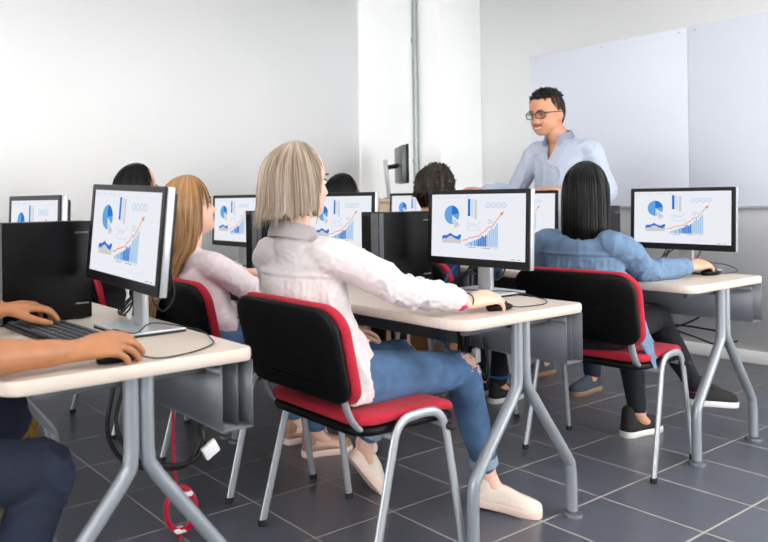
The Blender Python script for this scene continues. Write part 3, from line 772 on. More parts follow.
def head_into(bm, c, fr, k=1., smile=0., fem=0.):
    f, l, u = fr; NU, NV = 56, 46; rings = []
    for i in range(NV):
        t = i / (NV - 1); z = .1175 - .2325 * (t - .06 * math.sin(2 * PI * t))
        xf, xb, w = hp(z); w *= (1 - .04 * fem) if fem else (1 + .10 * max(0, min(1, (-z - .03) / .04))); ring = []
        xc = (xf + xb) / 2 * .3 + .0
        for j in range(NU):
            a = 2 * PI * j / NU; ca, sa = math.cos(a), math.sin(a)
            ex = .86 if ca > 0 else .95
            x = xc + (xf - xc if ca > 0 else xc - xb) * math.copysign(abs(ca) ** ex, ca); y = w * math.copysign(abs(sa) ** .95, sa)
            if ca > 0:
                q = 0.
                # nose
                if -.056 < z < .012:
                    amp = .003 + .020 * max(0, min(1, (.006 - z) / .046)); amp *= max(0, min(1, (z + .056) / .012))
                    q += amp * gs(y, .009 + .006 * max(0, min(1, -z / .045)))
                q -= .010 * (gs(y - .033, .016) + gs(y + .033, .016)) * gs(z + .004, .013)
                q += .003 * (gs(abs(y) - .03, .022)) * gs(z - .018, .008)
                q += .005 * (gs(abs(y) - .04, .018)) * gs(z + .042, .02) * (1 + smile)
                q += .005 * gs(y, .024 + .008 * smile) * (gs(z + .066 - .25 * smile * abs(y), .006) + gs(z + .079 - .25 * smile * abs(y), .006))
                q -= .004 * gs(y, .024 + .01 * smile) * gs(z + .0725 - .3 * smile * abs(y), .0035)
                q += .006 * gs(y, .018) * gs(z + .104, .012)
                x += q * min(1, ca * 2.5)
            ring.append(bm.verts.new(V3(c) + (f * x + l * y + u * z) * k))
        rings.append(ring)
    for a, b_ in zip(rings, rings[1:]): ringfaces(bm, a, b_)
    bm.faces.new(rings[0]); bm.faces.new(rings[-1])
    rot = Matrix((f, l, u)).transposed()
    for s in (-1, 1):
        q = V3(c) + (f * (-.008) + l * (s * .078) + u * (-.016)) * k
        ellipsoid(bm, q, (.017 * k, .008 * k, .030 * k), rot @ Matrix.Rotation(s * -.35, 3, 'Z'), 12)

def hand_into(bm, wrist, d, n, thumb, curl=(18, 30, 22), k=1., spread=1., tcurl=10):
    """palm with five fingers; d finger direction, n back of hand, thumb +1/-1 selects the side"""
    d = V3(d).normalized(); n = V3(n); n = (n - d * n.dot(d)).normalized(); s = d.cross(n) * (-thumb); w = V3(wrist)
    sweep(bm, [w - d * .02, w + d * .018 * k, w + d * .05 * k + n * .003, w + d * .086 * k], [(.025 * k, .019 * k), (.029 * k, .0185 * k), (.038 * k, .0165 * k), (.039 * k, .0125 * k)], lat=s, n=18, sub=4)
    sweep(bm, [w + d * .02 * k + s * .018 * k - n * .004, w + d * .05 * k + s * .03 * k - n * .007], [.015 * k, .012 * k], n=10, sub=2)
    for i, (o, L, r) in enumerate(((.031, .072, .0088), (.0105, .081, .0088), (-.0105, .075, .0084), (-.030, .058, .0075))):
        p = w + d * (.083 - (.004 if i in (0, 2) else .012 if i == 3 else 0)) * k + s * o * k + n * .001
        dd = (d + s * (o * 2.6 * spread)).normalized(); ax = dd.cross(n).normalized(); pts = [p - dd * .02 * k, p]; nn = 0
        jit = (0, 2, 5, 9)[i]
        for q, fr_ in enumerate((.44, .31, .25)):
            nn -= math.radians(curl[q] + jit * (q < 2)); dd2 = Matrix.Rotation(nn, 3, ax) @ dd
            pts.append(pts[-1] + dd2 * (L * fr_ * k))
        sweep(bm, pts, [r * k * 1.08, r * k * 1.1, r * k, r * .93 * k, r * .8 * k], n=10, sub=3)
    p = w + d * .028 * k + s * .024 * k - n * .006; t1 = (d * .72 + s * .62 - n * .28).normalized(); pts = [p - t1 * .01, p]
    ax = t1.cross(s).normalized()
    for q, L in enumerate((.042, .033, .026)):
        t1 = (t1 + (d * .35 - s * .18 - n * .04) * (tcurl / 12.)).normalized() if q else t1; pts.append(pts[-1] + t1 * (L * k))
    sweep(bm, pts, [.013 * k, .0135 * k, .0115 * k, .0098 * k, .0082 * k], n=10, sub=3)

def hair_into(bm, c, fr, k, ztop, base, zb, low, th=.012, groove=.006, waves=14., NT=96, NS=36, z0=.02, xoff=-.008, seed=0., strands=120, tipj=.012, sway=None, pw=2.2):
    """shell of hair around the head. base=(front,back,side) radii, zb(a)=lowest z at angle a, low=[(z, front, back, side, dx)] scaling below z0"""
    f, l, u = fr; lay = bm.loops.layers.float_vector if False else None
    at = bm.verts.layers.float_vector.get('strand') or bm.verts.layers.float_vector.new('strand')
    def lowk(z):
        if z >= low[0][0]: return low[0][1:]
        for p, q in zip(low, low[1:]):
            if p[0] >= z >= q[0]:
                t = (p[0] - z) / (p[0] - q[0]); t = t * t * (3 - 2 * t); return tuple(p[i] * (1 - t) + q[i] * t for i in range(1, 5))
        return low[-1][1:]
    def pt(a, z, off):
        ca, sa = math.cos(a), math.sin(a); kf, kb, ks, dx = lowk(z)
        rx = base[0] * kf if ca > 0 else base[1] * kb; ry = base[2] * ks
        q = 1.
        if z > z0: q = max(0., 1 - ((z - z0) / (ztop - z0)) ** pw) ** (1 / 2.)
        g = groove * (noise.noise(V3((ca * waves, sa * waves, z * 9 + seed))) + .5 * noise.noise(V3((ca * waves * 3, sa * waves * 3, z * 14 + seed)))) * min(1, q * 2)
        x = rx * q * ca + (off + g) * ca * q + xoff * q + dx; y = ry * q * sa + (off + g) * sa * q
        if sway: dxs, dys = sway(z); x += dxs; y += dys
        return V3(c) + (f * x + l * y + u * z) * k
    def column(a, off, n, ext=0.):
        zl = zb(a) + ext; out = []
        for i in range(n):
            s = i / (n - 1); z = ztop - (ztop - zl) * (s ** 1.0 if False else (.55 * s * s + .45 * s ** 1.2 if s < 1 else 1)); out.append(pt(a, min(z, ztop - 1e-4), off))
        return out
    outer, inner = [], []
    for j in range(NT):
        a = 2 * PI * j / NT
        jit = tipj * noise.noise(V3((math.cos(a) * 9, math.sin(a) * 9, seed)))
        O = column(a, 0, NS, jit); I = column(a, -th, NS, jit)
        vo = []; vi = []
        for i, p in enumerate(O):
            v = bm.verts.new(p); v[at] = (math.cos(a), math.sin(a), i / NS); vo.append(v)
        for i, p in enumerate(I):
            v = bm.verts.new(p); v[at] = (math.cos(a), math.sin(a), i / NS); vi.append(v)
        outer.append(vo); inner.append(vi)
    for j in range(NT):
        a, b_ = outer[j], outer[(j + 1) % NT]; c1, d1 = inner[j], inner[(j + 1) % NT]
        for i in range(NS - 1):
            bm.faces.new((a[i], a[i + 1], b_[i + 1], b_[i])).smooth = True
            bm.faces.new((c1[i], d1[i], d1[i + 1], c1[i + 1])).smooth = True
        bm.faces.new((a[-1], c1[-1], d1[-1], b_[-1])).smooth = True
    for g in (outer, inner):
        try: bm.faces.new([cc[0] for cc in g])
        except ValueError: pass
    rnd = random.Random(int(seed * 100) + 3)
    for q in range(strands):
        a = rnd.uniform(0, 2 * PI)
        cl = column(a, rnd.uniform(-.001, .003), 12, rnd.uniform(-tipj * 1.6, tipj * .4))
        n0 = len(bm.verts); bm.verts.ensure_lookup_table()
        i0 = rnd.randint(2, 5)
        sweep(bm, cl[i0:], [.0006] + [.0016] * (len(cl) - i0 - 2) + [.0006], n=4, sub=2)
        bm.verts.ensure_lookup_table()
        h = rnd.uniform(-.2, .2)
        for v in bm.verts[n0:]: v[at] = (math.cos(a) + h, math.sin(a) + h, .5)

def shoe(parent, org, heel, fwd, pitch, upper, sole, L=.25, k=1., high=.075, stripe=None, sock=None, lace=False):
    """heel: bottom of the heel on the ground line; pitch lifts the toe (negative = heel up)"""
    f = V3(fwd); f.z = 0; f.normalize(); l = V3((0, 0, 1)).cross(f); u = V3((0, 0, 1))
    rot = Matrix.Rotation(pitch, 3, l); f = rot @ f; u = rot @ u; o = V3(heel) - V3(org)
    st = [(0., .012, .6), (.008, .026, .9), (.03, .034, 1.), (.07, .034, 1.), (.12, .037, .92), (.165, .044, .70), (.20, .044, .60), (.228, .037, .50), (.243, .025, .42), (.25, .010, .28)]
    b = B(); rings = []; n = 18
    for x, w, h in st:
        x *= L / .25; ring = []
        for j in range(n):
            a = 2 * PI * j / n; cy = math.copysign(abs(math.cos(a)) ** .8, math.cos(a)); sz = math.sin(a)
            hh = .022 + (high * h * (sz if sz > 0 else sz * .1)) if sz > 0 else .022 + .006 * sz
            ring.append(b.verts.new(o + f * x + l * (w * k * cy * (1 - .25 * max(0, sz))) + u * hh))
        rings.append(ring)
    for p, q in zip(rings, rings[1:]): ringfaces(b, p, q)
    b.faces.new(rings[0]); b.faces.new(rings[-1])
    # collar of the shoe
    sweep(b, [o + f * .035 * L / .25 + u * (.02 + high * .5), o + f * .04 * L / .25 + u * (.022 + high * 1.05)], [(.03 * k, .036 * k), (.027 * k, .036 * k)], lat=l, n=16, sub=1)
    if lace:
        for q in range(4):
            x = .085 + q * .018; hh = .022 + high * (.93 - q * .085)
            sweep(b, [o + f * x - l * .024 + u * (hh - .012), o + f * (x + .004) + u * (hh + .003), o + f * x + l * .024 + u * (hh - .012)], .003, n=6, sub=3)
    s = obj('shoe', b, upper, parent, angle=70)
    b = B(); rings = []
    for zz, g in ((0, .97), (.004, 1.03), (.024, 1.05), (.027, .98)):
        ring = []
        for x, w, h in st: ring.append((x, w))
        pts = [(x * L / .25 * (1.01 if x > .2 else 1) - .002 * (x < .01), -w * g * k) for x, w, h in st] + [(x * L / .25 * (1.01 if x > .2 else 1) - .002 * (x < .01), w * g * k) for x, w, h in reversed(st)]
        rings.append([b.verts.new(o + f * x + l * y + u * zz) for x, y in pts])
    for p, q in zip(rings, rings[1:]): ringfaces(b, p, q)
    b.faces.new(rings[0]); b.faces.new(rings[-1]); obj('sole', b, sole, s, angle=50)
    return s

def person(label, org, J, opt):
    """J: joints in world space. body is one remeshed skin; clothes and hair are its companions"""
    org = V3(org); t = thing('person', label, 'person', org)
    g = lambda n: V3(J[n])
    k = opt.get('k', 1.); lat = (g('shR') - g('shL')).normalized(); hl = (g('hipR') - g('hipL')).normalized()
    fem = opt.get('fem', 0)
    fr = frame_of(J['face'], J.get('faceup', (0, 0, 1))); hc = g('head'); vox = opt.get('voxel', .0045)
    skin = opt['skin']
    # ---- body
    b = B(); head_into(b, hc, fr, opt.get('hk', 1.), opt.get('smile', 0), fem)
    nb = g('neck'); nr = .052 if fem else .06
    jaw = hc + fr[0] * (-.012) - fr[2] * .075
    sweep(b, [nb - V3((0, 0, .01)), nb + (jaw - nb) * .45, jaw + fr[2] * .03], [nr * 1.0, nr, nr * .98], n=18, sub=4)
    pel = (g('hipR') + g('hipL')) / 2; sh = (g('shR') + g('shL')) / 2; ch = g('chest'); wa = g('waist')
    W = opt.get('w', 1.); D = opt.get('d', 1.)
    tor = [(pel - (wa - pel).normalized() * .05, (.13, .10)), (pel + (wa - pel) * .25, (.165, .12)), (wa, ((.125 if fem else .15), .095)), (ch, ((.145 if fem else .17), .11)), (sh - (sh - ch) * .15, ((.15 if fem else .175), .085)), (nb - V3((0, 0, .015)), (.075, .06))]
    ts = lambda e: sweep(b, [p for p, r in tor], [(r[0] * W + e, r[1] * D + e) for p, r in tor], lat=lat, n=26, sub=5)
    ts(-.012)
    ar = opt.get('arm', (.05, .046, .041, .036, .0245)) if not fem else opt.get('arm', (.045, .041, .036, .031, .0215))
    for s in 'RL':
        S, E, Wr = g('sh' + s), g('el' + s), g('wr' + s)
        sweep(b, [sh * .35 + S * .65, S, (S + E) / 2, E, (E * .62 + Wr * .38), E * .2 + Wr * .8, Wr - (Wr - E).normalized() * .012], [ar[0] * .9, ar[0], ar[1], ar[2], ar[3] * 1.08, ar[4] * 1.15, (ar[4] * 1.0, ar[4] * .85)], lat=opt.get('wlat' + s), n=16, sub=4)
        h = opt.get('hand' + s, {})
        dd = h.get('d', tuple(Wr - E)); hand_into(b, Wr, dd, h.get('n', (0, 0, 1)), (1 if s == 'R' else -1), h.get('curl', (16, 26, 20)), h.get('k', .95 if fem else 1.), h.get('spread', 1.), h.get('tcurl', 10))
        Hh, K, An = g('hip' + s), g('kn' + s), g('an' + s); q = -.008
        sweep(b, [Hh, (Hh + K) / 2, K, K * .65 + An * .35, An], [.085 + q, .072 + q, .057 + q, .053 + q, .034], n=16, sub=4)
        toe = g('toe' + s); sweep(b, [An - V3((0, 0, .0)), An + (toe - An) * .3 - V3((0, 0, .02)), toe], [.034, .026, .012], n=12, sub=3)
    bd = remesh(b, vox, 3)
    if 'lip' in opt:
        for f_ in bd.faces:
            q = f_.calc_center_median() - hc; y, z, x = q.dot(fr[1]), q.dot(fr[2]), q.dot(fr[0])
            sm = opt.get('smile', 0)
            if x > .07 and abs(y) < .022 + .008 * sm and -.083 < z - .25 * sm * abs(y) < -.062 and abs(y) < .03: f_.material_index = 1
    obj('body', offset(bd, org), [skin, opt.get('lipm', M['lip'])], t, angle=180)
    # eyes and brows
    rot = Matrix((fr[0], fr[1], fr[2])).transposed(); hk = opt.get('hk', 1.)
    for s in (-1, 1):
        e = B(); c = hc + (fr[0] * .0735 + fr[1] * s * .0325 - fr[2] * .004) * hk - org
        ellipsoid(e, c, (.0115, .0135, .0085 - .0025 * opt.get('smile', 0)), rot, 14); ellipsoid(e, c + fr[0] * .0075 - fr[2] * .001, (.0045, .0055, .0055), rot, 10, 1)
        sweep(e, [c + fr[1] * q + fr[0] * (.0115 - 22 * q * q) + fr[2] * (.0085 - 22 * q * q) for q in (-.014, -.007, 0, .007, .014)], .0018, n=6, sub=2, mi=2)
        obj('eye', e, [M['eyewhite'], M['iris'], M['brow']], t)
        e = B(); sweep(e, [hc - org + (fr[0] * (.094 - .35 * abs(q) ** 1.3) + fr[1] * s * (.012 + q) + fr[2] * (.017 + .004 * math.sin(q * 70))) * hk for q in (0, .012, .024, .036)], [(.0022, .003), (.003, .005), (.003, .0045), (.0015, .002)], n=8, sub=3); obj('eyebrow', e, opt.get('browm', M['brow']), t)
    # ---- shirt
    b = B(); ex = opt.get('loose', .006)
    hem = opt.get('hem')
    tt = list(tor)
    if hem: tt = [(V3(p), r) for p, r in hem] + [(wa, ((.125 if fem else .15) + .012, .11)), ] + tor[3:]
    tt = tt[:-1] + [(nb - V3((0, 0, .03)), (.062, .052))]
    sweep(b, [p for p, r in tt], [(r[0] * W + ex, r[1] * D + ex) for p, r in tt], lat=lat, n=28, sub=5)
    for s in 'RL':
        S, E, Wr = g('sh' + s), g('el' + s), g('wr' + s); e2 = opt.get('sleeve', .012); cu = opt.get('cuff', .9)
        end = E + (Wr - E) * cu; md = E + (Wr - E) * cu * .5
        sweep(b, [sh * .45 + S * .55, S, (S + E) / 2, E, md, end], [ar[0] + e2 * .7, ar[0] + e2 * .8, ar[1] + e2, ar[2] + e2, ar[3] + e2 * 1.1, ar[4] + e2 * 1.0], n=18, sub=5)
        if opt.get('rolled'): sweep(b, [end - (Wr - E).normalized() * .05, end], [ar[3] + e2 * .95, ar[4] + e2 * 1.15], n=18, sub=2)
    for p, q, r in opt.get('tails', []): sweep(b, p, q, lat=r, n=18, sub=4)
    st = remesh(b, opt.get('svox', .0055), 4)
    wrinkle(st, opt.get('wr', .005), opt.get('wsc', 8.), (1, 1, .7), opt.get('seed', 0.))
    el = [g('elR'), g('elL')]
    wrinkle(st, opt.get('wr', .005) * .9, 22., (1, 1, 1), opt.get('seed', 0.) + 3, lambda c_: .35 + .9 * max(gs((c_ - e).length, .1) for e in el))
    if opt.get('yoke'):
        z0, bx = opt['yoke']; st.normal_update(); back = lat.cross(V3((0, 0, 1)))
        for v in st.verts:
            if v.co.x < bx and abs((v.co - sh).dot(lat)) < .16:
                dz = v.co.z - z0
                v.co += v.normal * (.0045 * gs(dz - .004, .006) - .0035 * gs(dz + .004, .004) + (.006 * noise.noise(V3((v.co.dot(lat) * 70, 0, 0))) * max(0, min(1, (-dz) / .02)) * gs(dz, .12)))
    if opt.get('open'):
        fwdb = V3(opt['open']); lo = opt.get('openz', .13)
        kill = [f_ for f_ in st.faces if (lambda q: q.dot(fwdb) > .0 and q.z < .06 and q.z > -lo and abs(q.dot(lat)) < .052 * (1 + q.z / lo) + .0)(f_.calc_center_median() - nb)]
        bmesh.ops.delete(st, geom=kill, context='FACES')
    shirt = obj(opt.get('sname', 'shirt'), offset(st, org), opt['shirt'], t, angle=180)
    # collar
    if opt.get('collar'):
        b = B(); ch_, cr, tiltv = opt['collar']; n = 40; f0, l0, u0 = frame_of(opt.get('bodyfwd', (1, 0, 0)))
        c = nb + V3((0, 0, -.012)) - org; rings = []
        gap = opt.get('cgap', .25)
        for zz, rr in ((0, 1.06), (ch_ * .55, .98), (ch_, .96), (ch_ * 1.0, 1.05), (ch_ * .3, 1.22), (-.004, 1.3 if opt.get('points') else 1.26)):
            ring = []
            for j in range(n + 1):
                a = gap + (2 * PI - 2 * gap) * j / n; ed = min(1, min(j, n - j) / 6)
                fz = -.03 * gs(min(j, n - j) / 5., 1) if (opt.get('points') and rr > 1.2) else 0
                ring.append(b.verts.new(c + f0 * (cr * rr * math.cos(a) * 1.05 + tiltv * zz) + l0 * (cr * rr * math.sin(a) * 1.06) + u0 * (zz + fz - .018 * math.cos(a) * 1.)))
            rings.append(ring)
        for p, q in zip(rings, rings[1:]): ringfaces(b, p, q, closed=False)
        bmesh.ops.solidify(b, geom=list(b.faces), thickness=.003)
        obj('collar', b, opt['shirt'], shirt, angle=60)
    if opt.get('shirt_extra'): opt['shirt_extra'](shirt, org)
    # ---- trousers
    b = B(); jl = opt.get('jl', .96)
    sweep(b, [pel - V3((0, 0, .0)) - (wa - pel).normalized() * .04, pel + (wa - pel) * .3, pel + (wa - pel) * .62], [(.155 * W, .108 * D), (.168 * W, .118 * D), (.145 * W, .108 * D)], lat=hl, n=24, sub=4)
    for s in 'RL':
        Hh, K, An = g('hip' + s), g('kn' + s), g('an' + s); E = K + (An - K) * jl; lk = opt.get('legk', 1.)
        sweep(b, [Hh, Hh * .6 + K * .4, K * .85 + Hh * .15, K, K * .85 + An * .15, K * .6 + An * .4, E], [.092 * lk, .082 * lk, .066 * lk, .0635 * lk, .06 * lk, .058 * lk, opt.get('hemr', .046)], n=18, sub=4)
        if opt.get('turnup') and not opt.get('cufm'): sweep(b, [E - (An - K).normalized() * .035, E], [opt.get('hemr', .046) + .008] * 2, n=18, sub=1)
    jn = remesh(b, .006, 4)
    kn = [g('knR'), g('knL')]
    wrinkle(jn, .004, 14, (1, 1, 1), opt.get('seed', 0) + 9, lambda c_: .4 + .9 * max(gs((c_ - e).length, .12) for e in kn))
    if opt.get('rip'):
        for f_ in jn.faces:
            c_ = f_.calc_center_median()
            for rp, rr in opt['rip']:
                if (c_ - V3(rp)).length < rr * (1 + .5 * noise.noise(c_ * 60)) and noise.noise(V3((c_.x * 20, c_.y * 20, c_.z * 150))) > -.25: f_.material_index = 1
    obj(opt.get('jname', 'jeans'), offset(jn, org), [opt['jeans'], skin], t, angle=180)
    if opt.get('cufm'):
        for s in 'RL':
            K, An = g('kn' + s), g('an' + s); E = K + (An - K) * jl; dd = (An - K).normalized(); r_ = opt.get('hemr', .046) + .007
            e = B(); sweep(e, [E - dd * .028 - org, E + dd * .004 - org], [r_, r_], n=20, sub=3, cap='flat'); obj('turn_up', e, opt['cufm'], t)
    # ---- shoes
    for args in opt.get('shoes', []): shoe(t, org, *args[0], **args[1])
    # ---- hair
    if opt.get('hair'):
        b = B(); opt['hair'](b, hc - org, fr); me = bpy.data.meshes.new('hair'); b.normal_update(); b.to_mesh(me); b.free(); me.shade_smooth()
        for m_ in ([opt['hairm']]): me.materials.append(m_)
        link('hair', me, t)
    if opt.get('extra'): opt['extra'](t, org, hc, tuple(q * opt.get('hk', 1.) for q in fr))
    return t

def glasses(t, org, hc, fr):
    f, l, u = fr; b = B(); c = hc - org
    for s in (-1, 1):
        pts = [c + f * (.104 - .25 * max(0, abs(s * .034 + .026 * math.cos(a)) - .01)) + l * (s * .034 + .026 * math.copysign(abs(math.cos(a)) ** .7, math.cos(a))) + u * (-.004 + .018 * math.copysign(abs(math.sin(a)) ** .7, math.sin(a))) for a in [2 * PI * i / 20 for i in range(21)]]
        sweep(b, pts, .0024, n=8, sub=1)
        sweep(b, [c + f * .09 + l * s * .06 + u * .006, c + f * .04 + l * s * .081 + u * .004, c - f * .01 + l * s * .084 + u * .0, c - f * .03 + l * s * .082 - u * .015], .0024, n=8, sub=4)
    sweep(b, [c + f * .105 - l * .009 + u * .002, c + f * .11 + u * .004, c + f * .105 + l * .009 + u * .002], .0022, n=8, sub=3)
    o = obj('glasses', b, M['frame'], t)
    for s in (-1, 1):
        b = B(); vs = [b.verts.new(c + f * (.1035 - .25 * max(0, abs(s * .034 + .026 * math.cos(a)) - .01)) + l * (s * .034 + .0255 * math.cos(a)) + u * (-.004 + .0175 * math.sin(a))) for a in [2 * PI * i / 20 for i in range(20)]]
        b.faces.new(vs); r = bmesh.ops.solidify(b, geom=list(b.faces), thickness=.0012); obj('lens', b, M['lens'], o)

cosd = lambda a: math.cos(a)
def tufts_into(bm, c, fr, n, ztop, base, seed, L=.03, amin=-1., lean=(.2, 0, .6), zmin=.055):
    f, l, u = fr; at = bm.verts.layers.float_vector.get('strand') or bm.verts.layers.float_vector.new('strand'); rnd = random.Random(seed)
    k = 0
    while k < n:
        a = rnd.uniform(0, 2 * PI); z = rnd.uniform(zmin, ztop * .99)
        if math.cos(a) < amin: continue
        k += 1
        q = math.sqrt(max(0, 1 - ((z - .02) / (ztop - .02)) ** 2.2)) if z > .02 else 1.
        ra = (base[0] if math.cos(a) > 0 else base[1]) * q; p = V3(c) + f * (ra * math.cos(a) - .008 * q) + l * (base[2] * q * math.sin(a)) + u * z
        d = (f * (math.cos(a) * q * .6 + lean[0] + rnd.uniform(-.4, .4)) + l * (math.sin(a) * q * .6 + lean[1] + rnd.uniform(-.5, .5)) + u * (lean[2] + rnd.uniform(-.3, .3))).normalized()
        e = f * rnd.uniform(-1, 1) + l * rnd.uniform(-1, 1) + u * rnd.uniform(-.6, .2)
        n0 = len(bm.verts); LL = L * rnd.uniform(.6, 1.2)
        sweep(bm, [p - d * .012, p + d * LL * .3, p + d * LL * .65 + e * LL * .2, p + d * LL * .8 + e * LL * .5], [L * .2, L * .24, L * .17, .0006], n=6, sub=3)
        bm.verts.ensure_lookup_table(); h = rnd.uniform(-1, 1)
        for v in bm.verts[n0:]: v[at] = (h, h * 2, .3)

def short_hair(hl=.062, side=-.02, nape=-.075, ztop=.135, base=(.096, .112, .084), groove=.006, seed=1., strands=160, wv=7., tuft=None):
    def zb(a):
        ca = math.cos(a); 
        if ca > .55: return hl - .012 * (1 - (ca - .55) / .45)
        if ca > 0.05: t = (.55 - ca) / .5; return (hl - .012) * (1 - t) + side * t
        t = min(1, (-ca + .05) / .6); return side * (1 - t) + nape * t
    low = [(.02, 1, 1, 1, 0), (-.02, 1, .97, .96, 0), (-.05, 1, .80, .88, 0), (-.075, 1, .62, .74, 0), (-.12, 1, .5, .62, 0)]
    def f_(b, c, fr):
        hair_into(b, c, fr, 1., ztop, base, zb, low, th=.014, groove=groove, waves=wv, seed=seed, strands=strands, tipj=.006, z0=.02)
        if tuft: tufts_into(b, c, fr, tuft['n'], ztop, base, 5, **{k_: v_ for k_, v_ in tuft.items() if k_ != 'n'})
    return f_

# --- person at the lower left: tanned arms, dark jeans
org = (.05, 1.87, 0)
J = dict(head=(.02, 1.9, 1.17), face=(1, .05, -.15), neck=(-.02, 1.89, 1.0), chest=(-.03, 1.88, .82), waist=(-.03, 1.87, .66), hipR=(.0, 1.77, .54), hipL=(.0, 1.96, .54),
         shR=(-.02, 1.70, .95), shL=(-.02, 2.08, .95), elR=(.26, 1.575, .79), elL=(.30, 2.16, .83), wrR=(.60, 1.588, DZ + .038), wrL=(.60, 2.12, DZ + .07),
         knR=(.56, 1.655, .495), knL=(.575, 2.03, .535), anR=(.42, 1.66, .10), anL=(.44, 2.06, .10), toeR=(.58, 1.65, .04), toeL=(.60, 2.06, .04))
J = {k_: v_ for k_, v_ in J.items()}
person('person at left edge, tanned forearms over keyboard and mouse, dark blue jeans', org, J, dict(skin=M['skintan'], shirt=M['tealshirt'], jeans=M['darkdenim'], cuff=.22, voxel=.0034, loose=.008, seed=2., legk=1.08, arm=(.05, .047, .043, .040, .0275),
       handR=dict(d=(1, -.22, .10), n=(-.1, -.40, .9), curl=(15, 22, 18), k=1.14, spread=.4), handL=dict(d=(1, -.12, .02), n=(-.05, -.1, 1), curl=(14, 24, 16), k=1.04, spread=1.),
       hair=short_hair(seed=4.), hairm=M['darkhair'],
       shoes=[(((.35, 1.66, 0), (1, -.05, 0), 0, M['blackshoe'], M['whitesole']), {}), (((.37, 2.06, 0), (1, 0, 0), 0, M['blackshoe'], M['whitesole']), {})]))

# --- blonde woman
org = (1.55, 1.79, 0)
J = dict(head=(1.485, 1.885, 1.16), face=(.95, -.22, .06), neck=(1.465, 1.885, .99), chest=(1.495, 1.875, .82), waist=(1.52, 1.84, .66), hipR=(1.575, 1.72, .54), hipL=(1.575, 1.90, .54),
         shR=(1.50, 1.725, .925), shL=(1.475, 2.03, .915), elR=(1.68, 1.60, .82), elL=(1.57, 2.09, .70), wrR=(1.91, 1.545, DZ + .038), wrL=(1.76, 1.98, .64),
         knR=(2.05, 1.705, .505), knL=(1.99, 1.93, .52), anR=(2.175, 1.70, .115), anL=(1.905, 2.04, .19), toeR=(2.23, 1.59, .03), toeL=(1.945, 2.04, .035))
def blonde_hair(b, c, fr):
    def zb(a):
        ca = math.cos(a)
        if ca > .74: return .075
        if ca > .24: return .075 - ((.74 - ca) / .5) ** 1.5 * .185
        t = min(1, (.24 - ca) / .9); return -.10 - .006 * t
    low = [(-.045, 1, 1, 1, 0), (-.07, 1.0, 1.02, 1.03, 0), (-.10, .98, 1.06, 1.07, -.004), (-.14, .94, 1.06, 1.06, -.008)]
    hair_into(b, c, fr, 1., .137, (.104, .132, .10), zb, low, th=.02, groove=.009, waves=4.5, seed=3.3, strands=320, tipj=.022, NT=150, NS=48, z0=-.045, pw=2.1)
def blonde_extra(t, org, hc, fr):
    b = B(); w = V3(J['wrR']) - org; d = (V3(J['wrR']) - V3(J['elR'])).normalized(); s = d.cross(V3((0, 0, 1))).normalized(); u_ = s.cross(d)
    c = w - d * .012
    sweep(b, [c + s * .0285 * math.cos(a) + u_ * .0235 * math.sin(a) for a in [2 * PI * i / 18 for i in range(19)]], .0022, n=6, sub=1); obj('bracelet', b, M['rubber'], t)
def pink_cuff(shirt, org):
    b = B(); d = (V3(J['wrR']) - V3(J['elR'])).normalized(); e = V3(J['elR']) + (V3(J['wrR']) - V3(J['elR'])) * .8 - org
    sweep(b, [e - d * .002 + V3((0, -.024, -.02)), e + d * .002 + V3((0, -.005, -.032))], [(.014, .005), (.01, .004)], lat=d, n=10, sub=2); obj('cuff_lining', b, M['pink'], shirt)
BJ = J
person('woman with ash blonde bob, white blouse and ripped blue jeans holding a mouse', org, J, dict(skin=M['skinpale'], fem=1, lip=1, shirt=M['white_blouse'], sname='blouse', jeans=M['denim'], voxel=.0034, svox=.005, cuff=.76, rolled=1, sleeve=.0155, loose=.02, wr=.009, seed=1.2,
       hem=[((1.575, 1.82, .585), (.15, .085)), ((1.55, 1.83, .62), (.155, .09))], d=.82, tails=[([(1.53, 1.69, .68), (1.51, 1.655, .60), (1.49, 1.635, .503)], [(.05, .022), (.07, .018), (.075, .011)], (1, 0, 0))], yoke=(.865, 1.50), collar=(.045, .064, -.01), cgap=.5, bodyfwd=(.97, .1, 0),
       handR=dict(d=(1, -.12, .09), n=(-.1, -.30, .9), curl=(14, 22, 18), k=1.08, spread=.5), handL=dict(d=(1, -.4, -.2), n=(0, .2, 1)), rip=[((2.07, 1.665, .555), .05), ((2.03, 1.92, .575), .04)], turnup=1, cufm=M['paledenim'], hemr=.043, jl=.88, legk=1.0,
       shoes=[(((2.145, 1.735, .012), (.5, -.85, 0), R_(4), M['cream'], M['creamsole']), dict(L=.225, high=.068, k=.95)), (((1.845, 2.065, .145), (.95, -.25, 0), R_(52), M['cream'], M['creamsole']), dict(L=.225, high=.068, k=.95))],
       hair=blonde_hair, hairm=M['blond'], extra=blonde_extra, shirt_extra=pink_cuff))

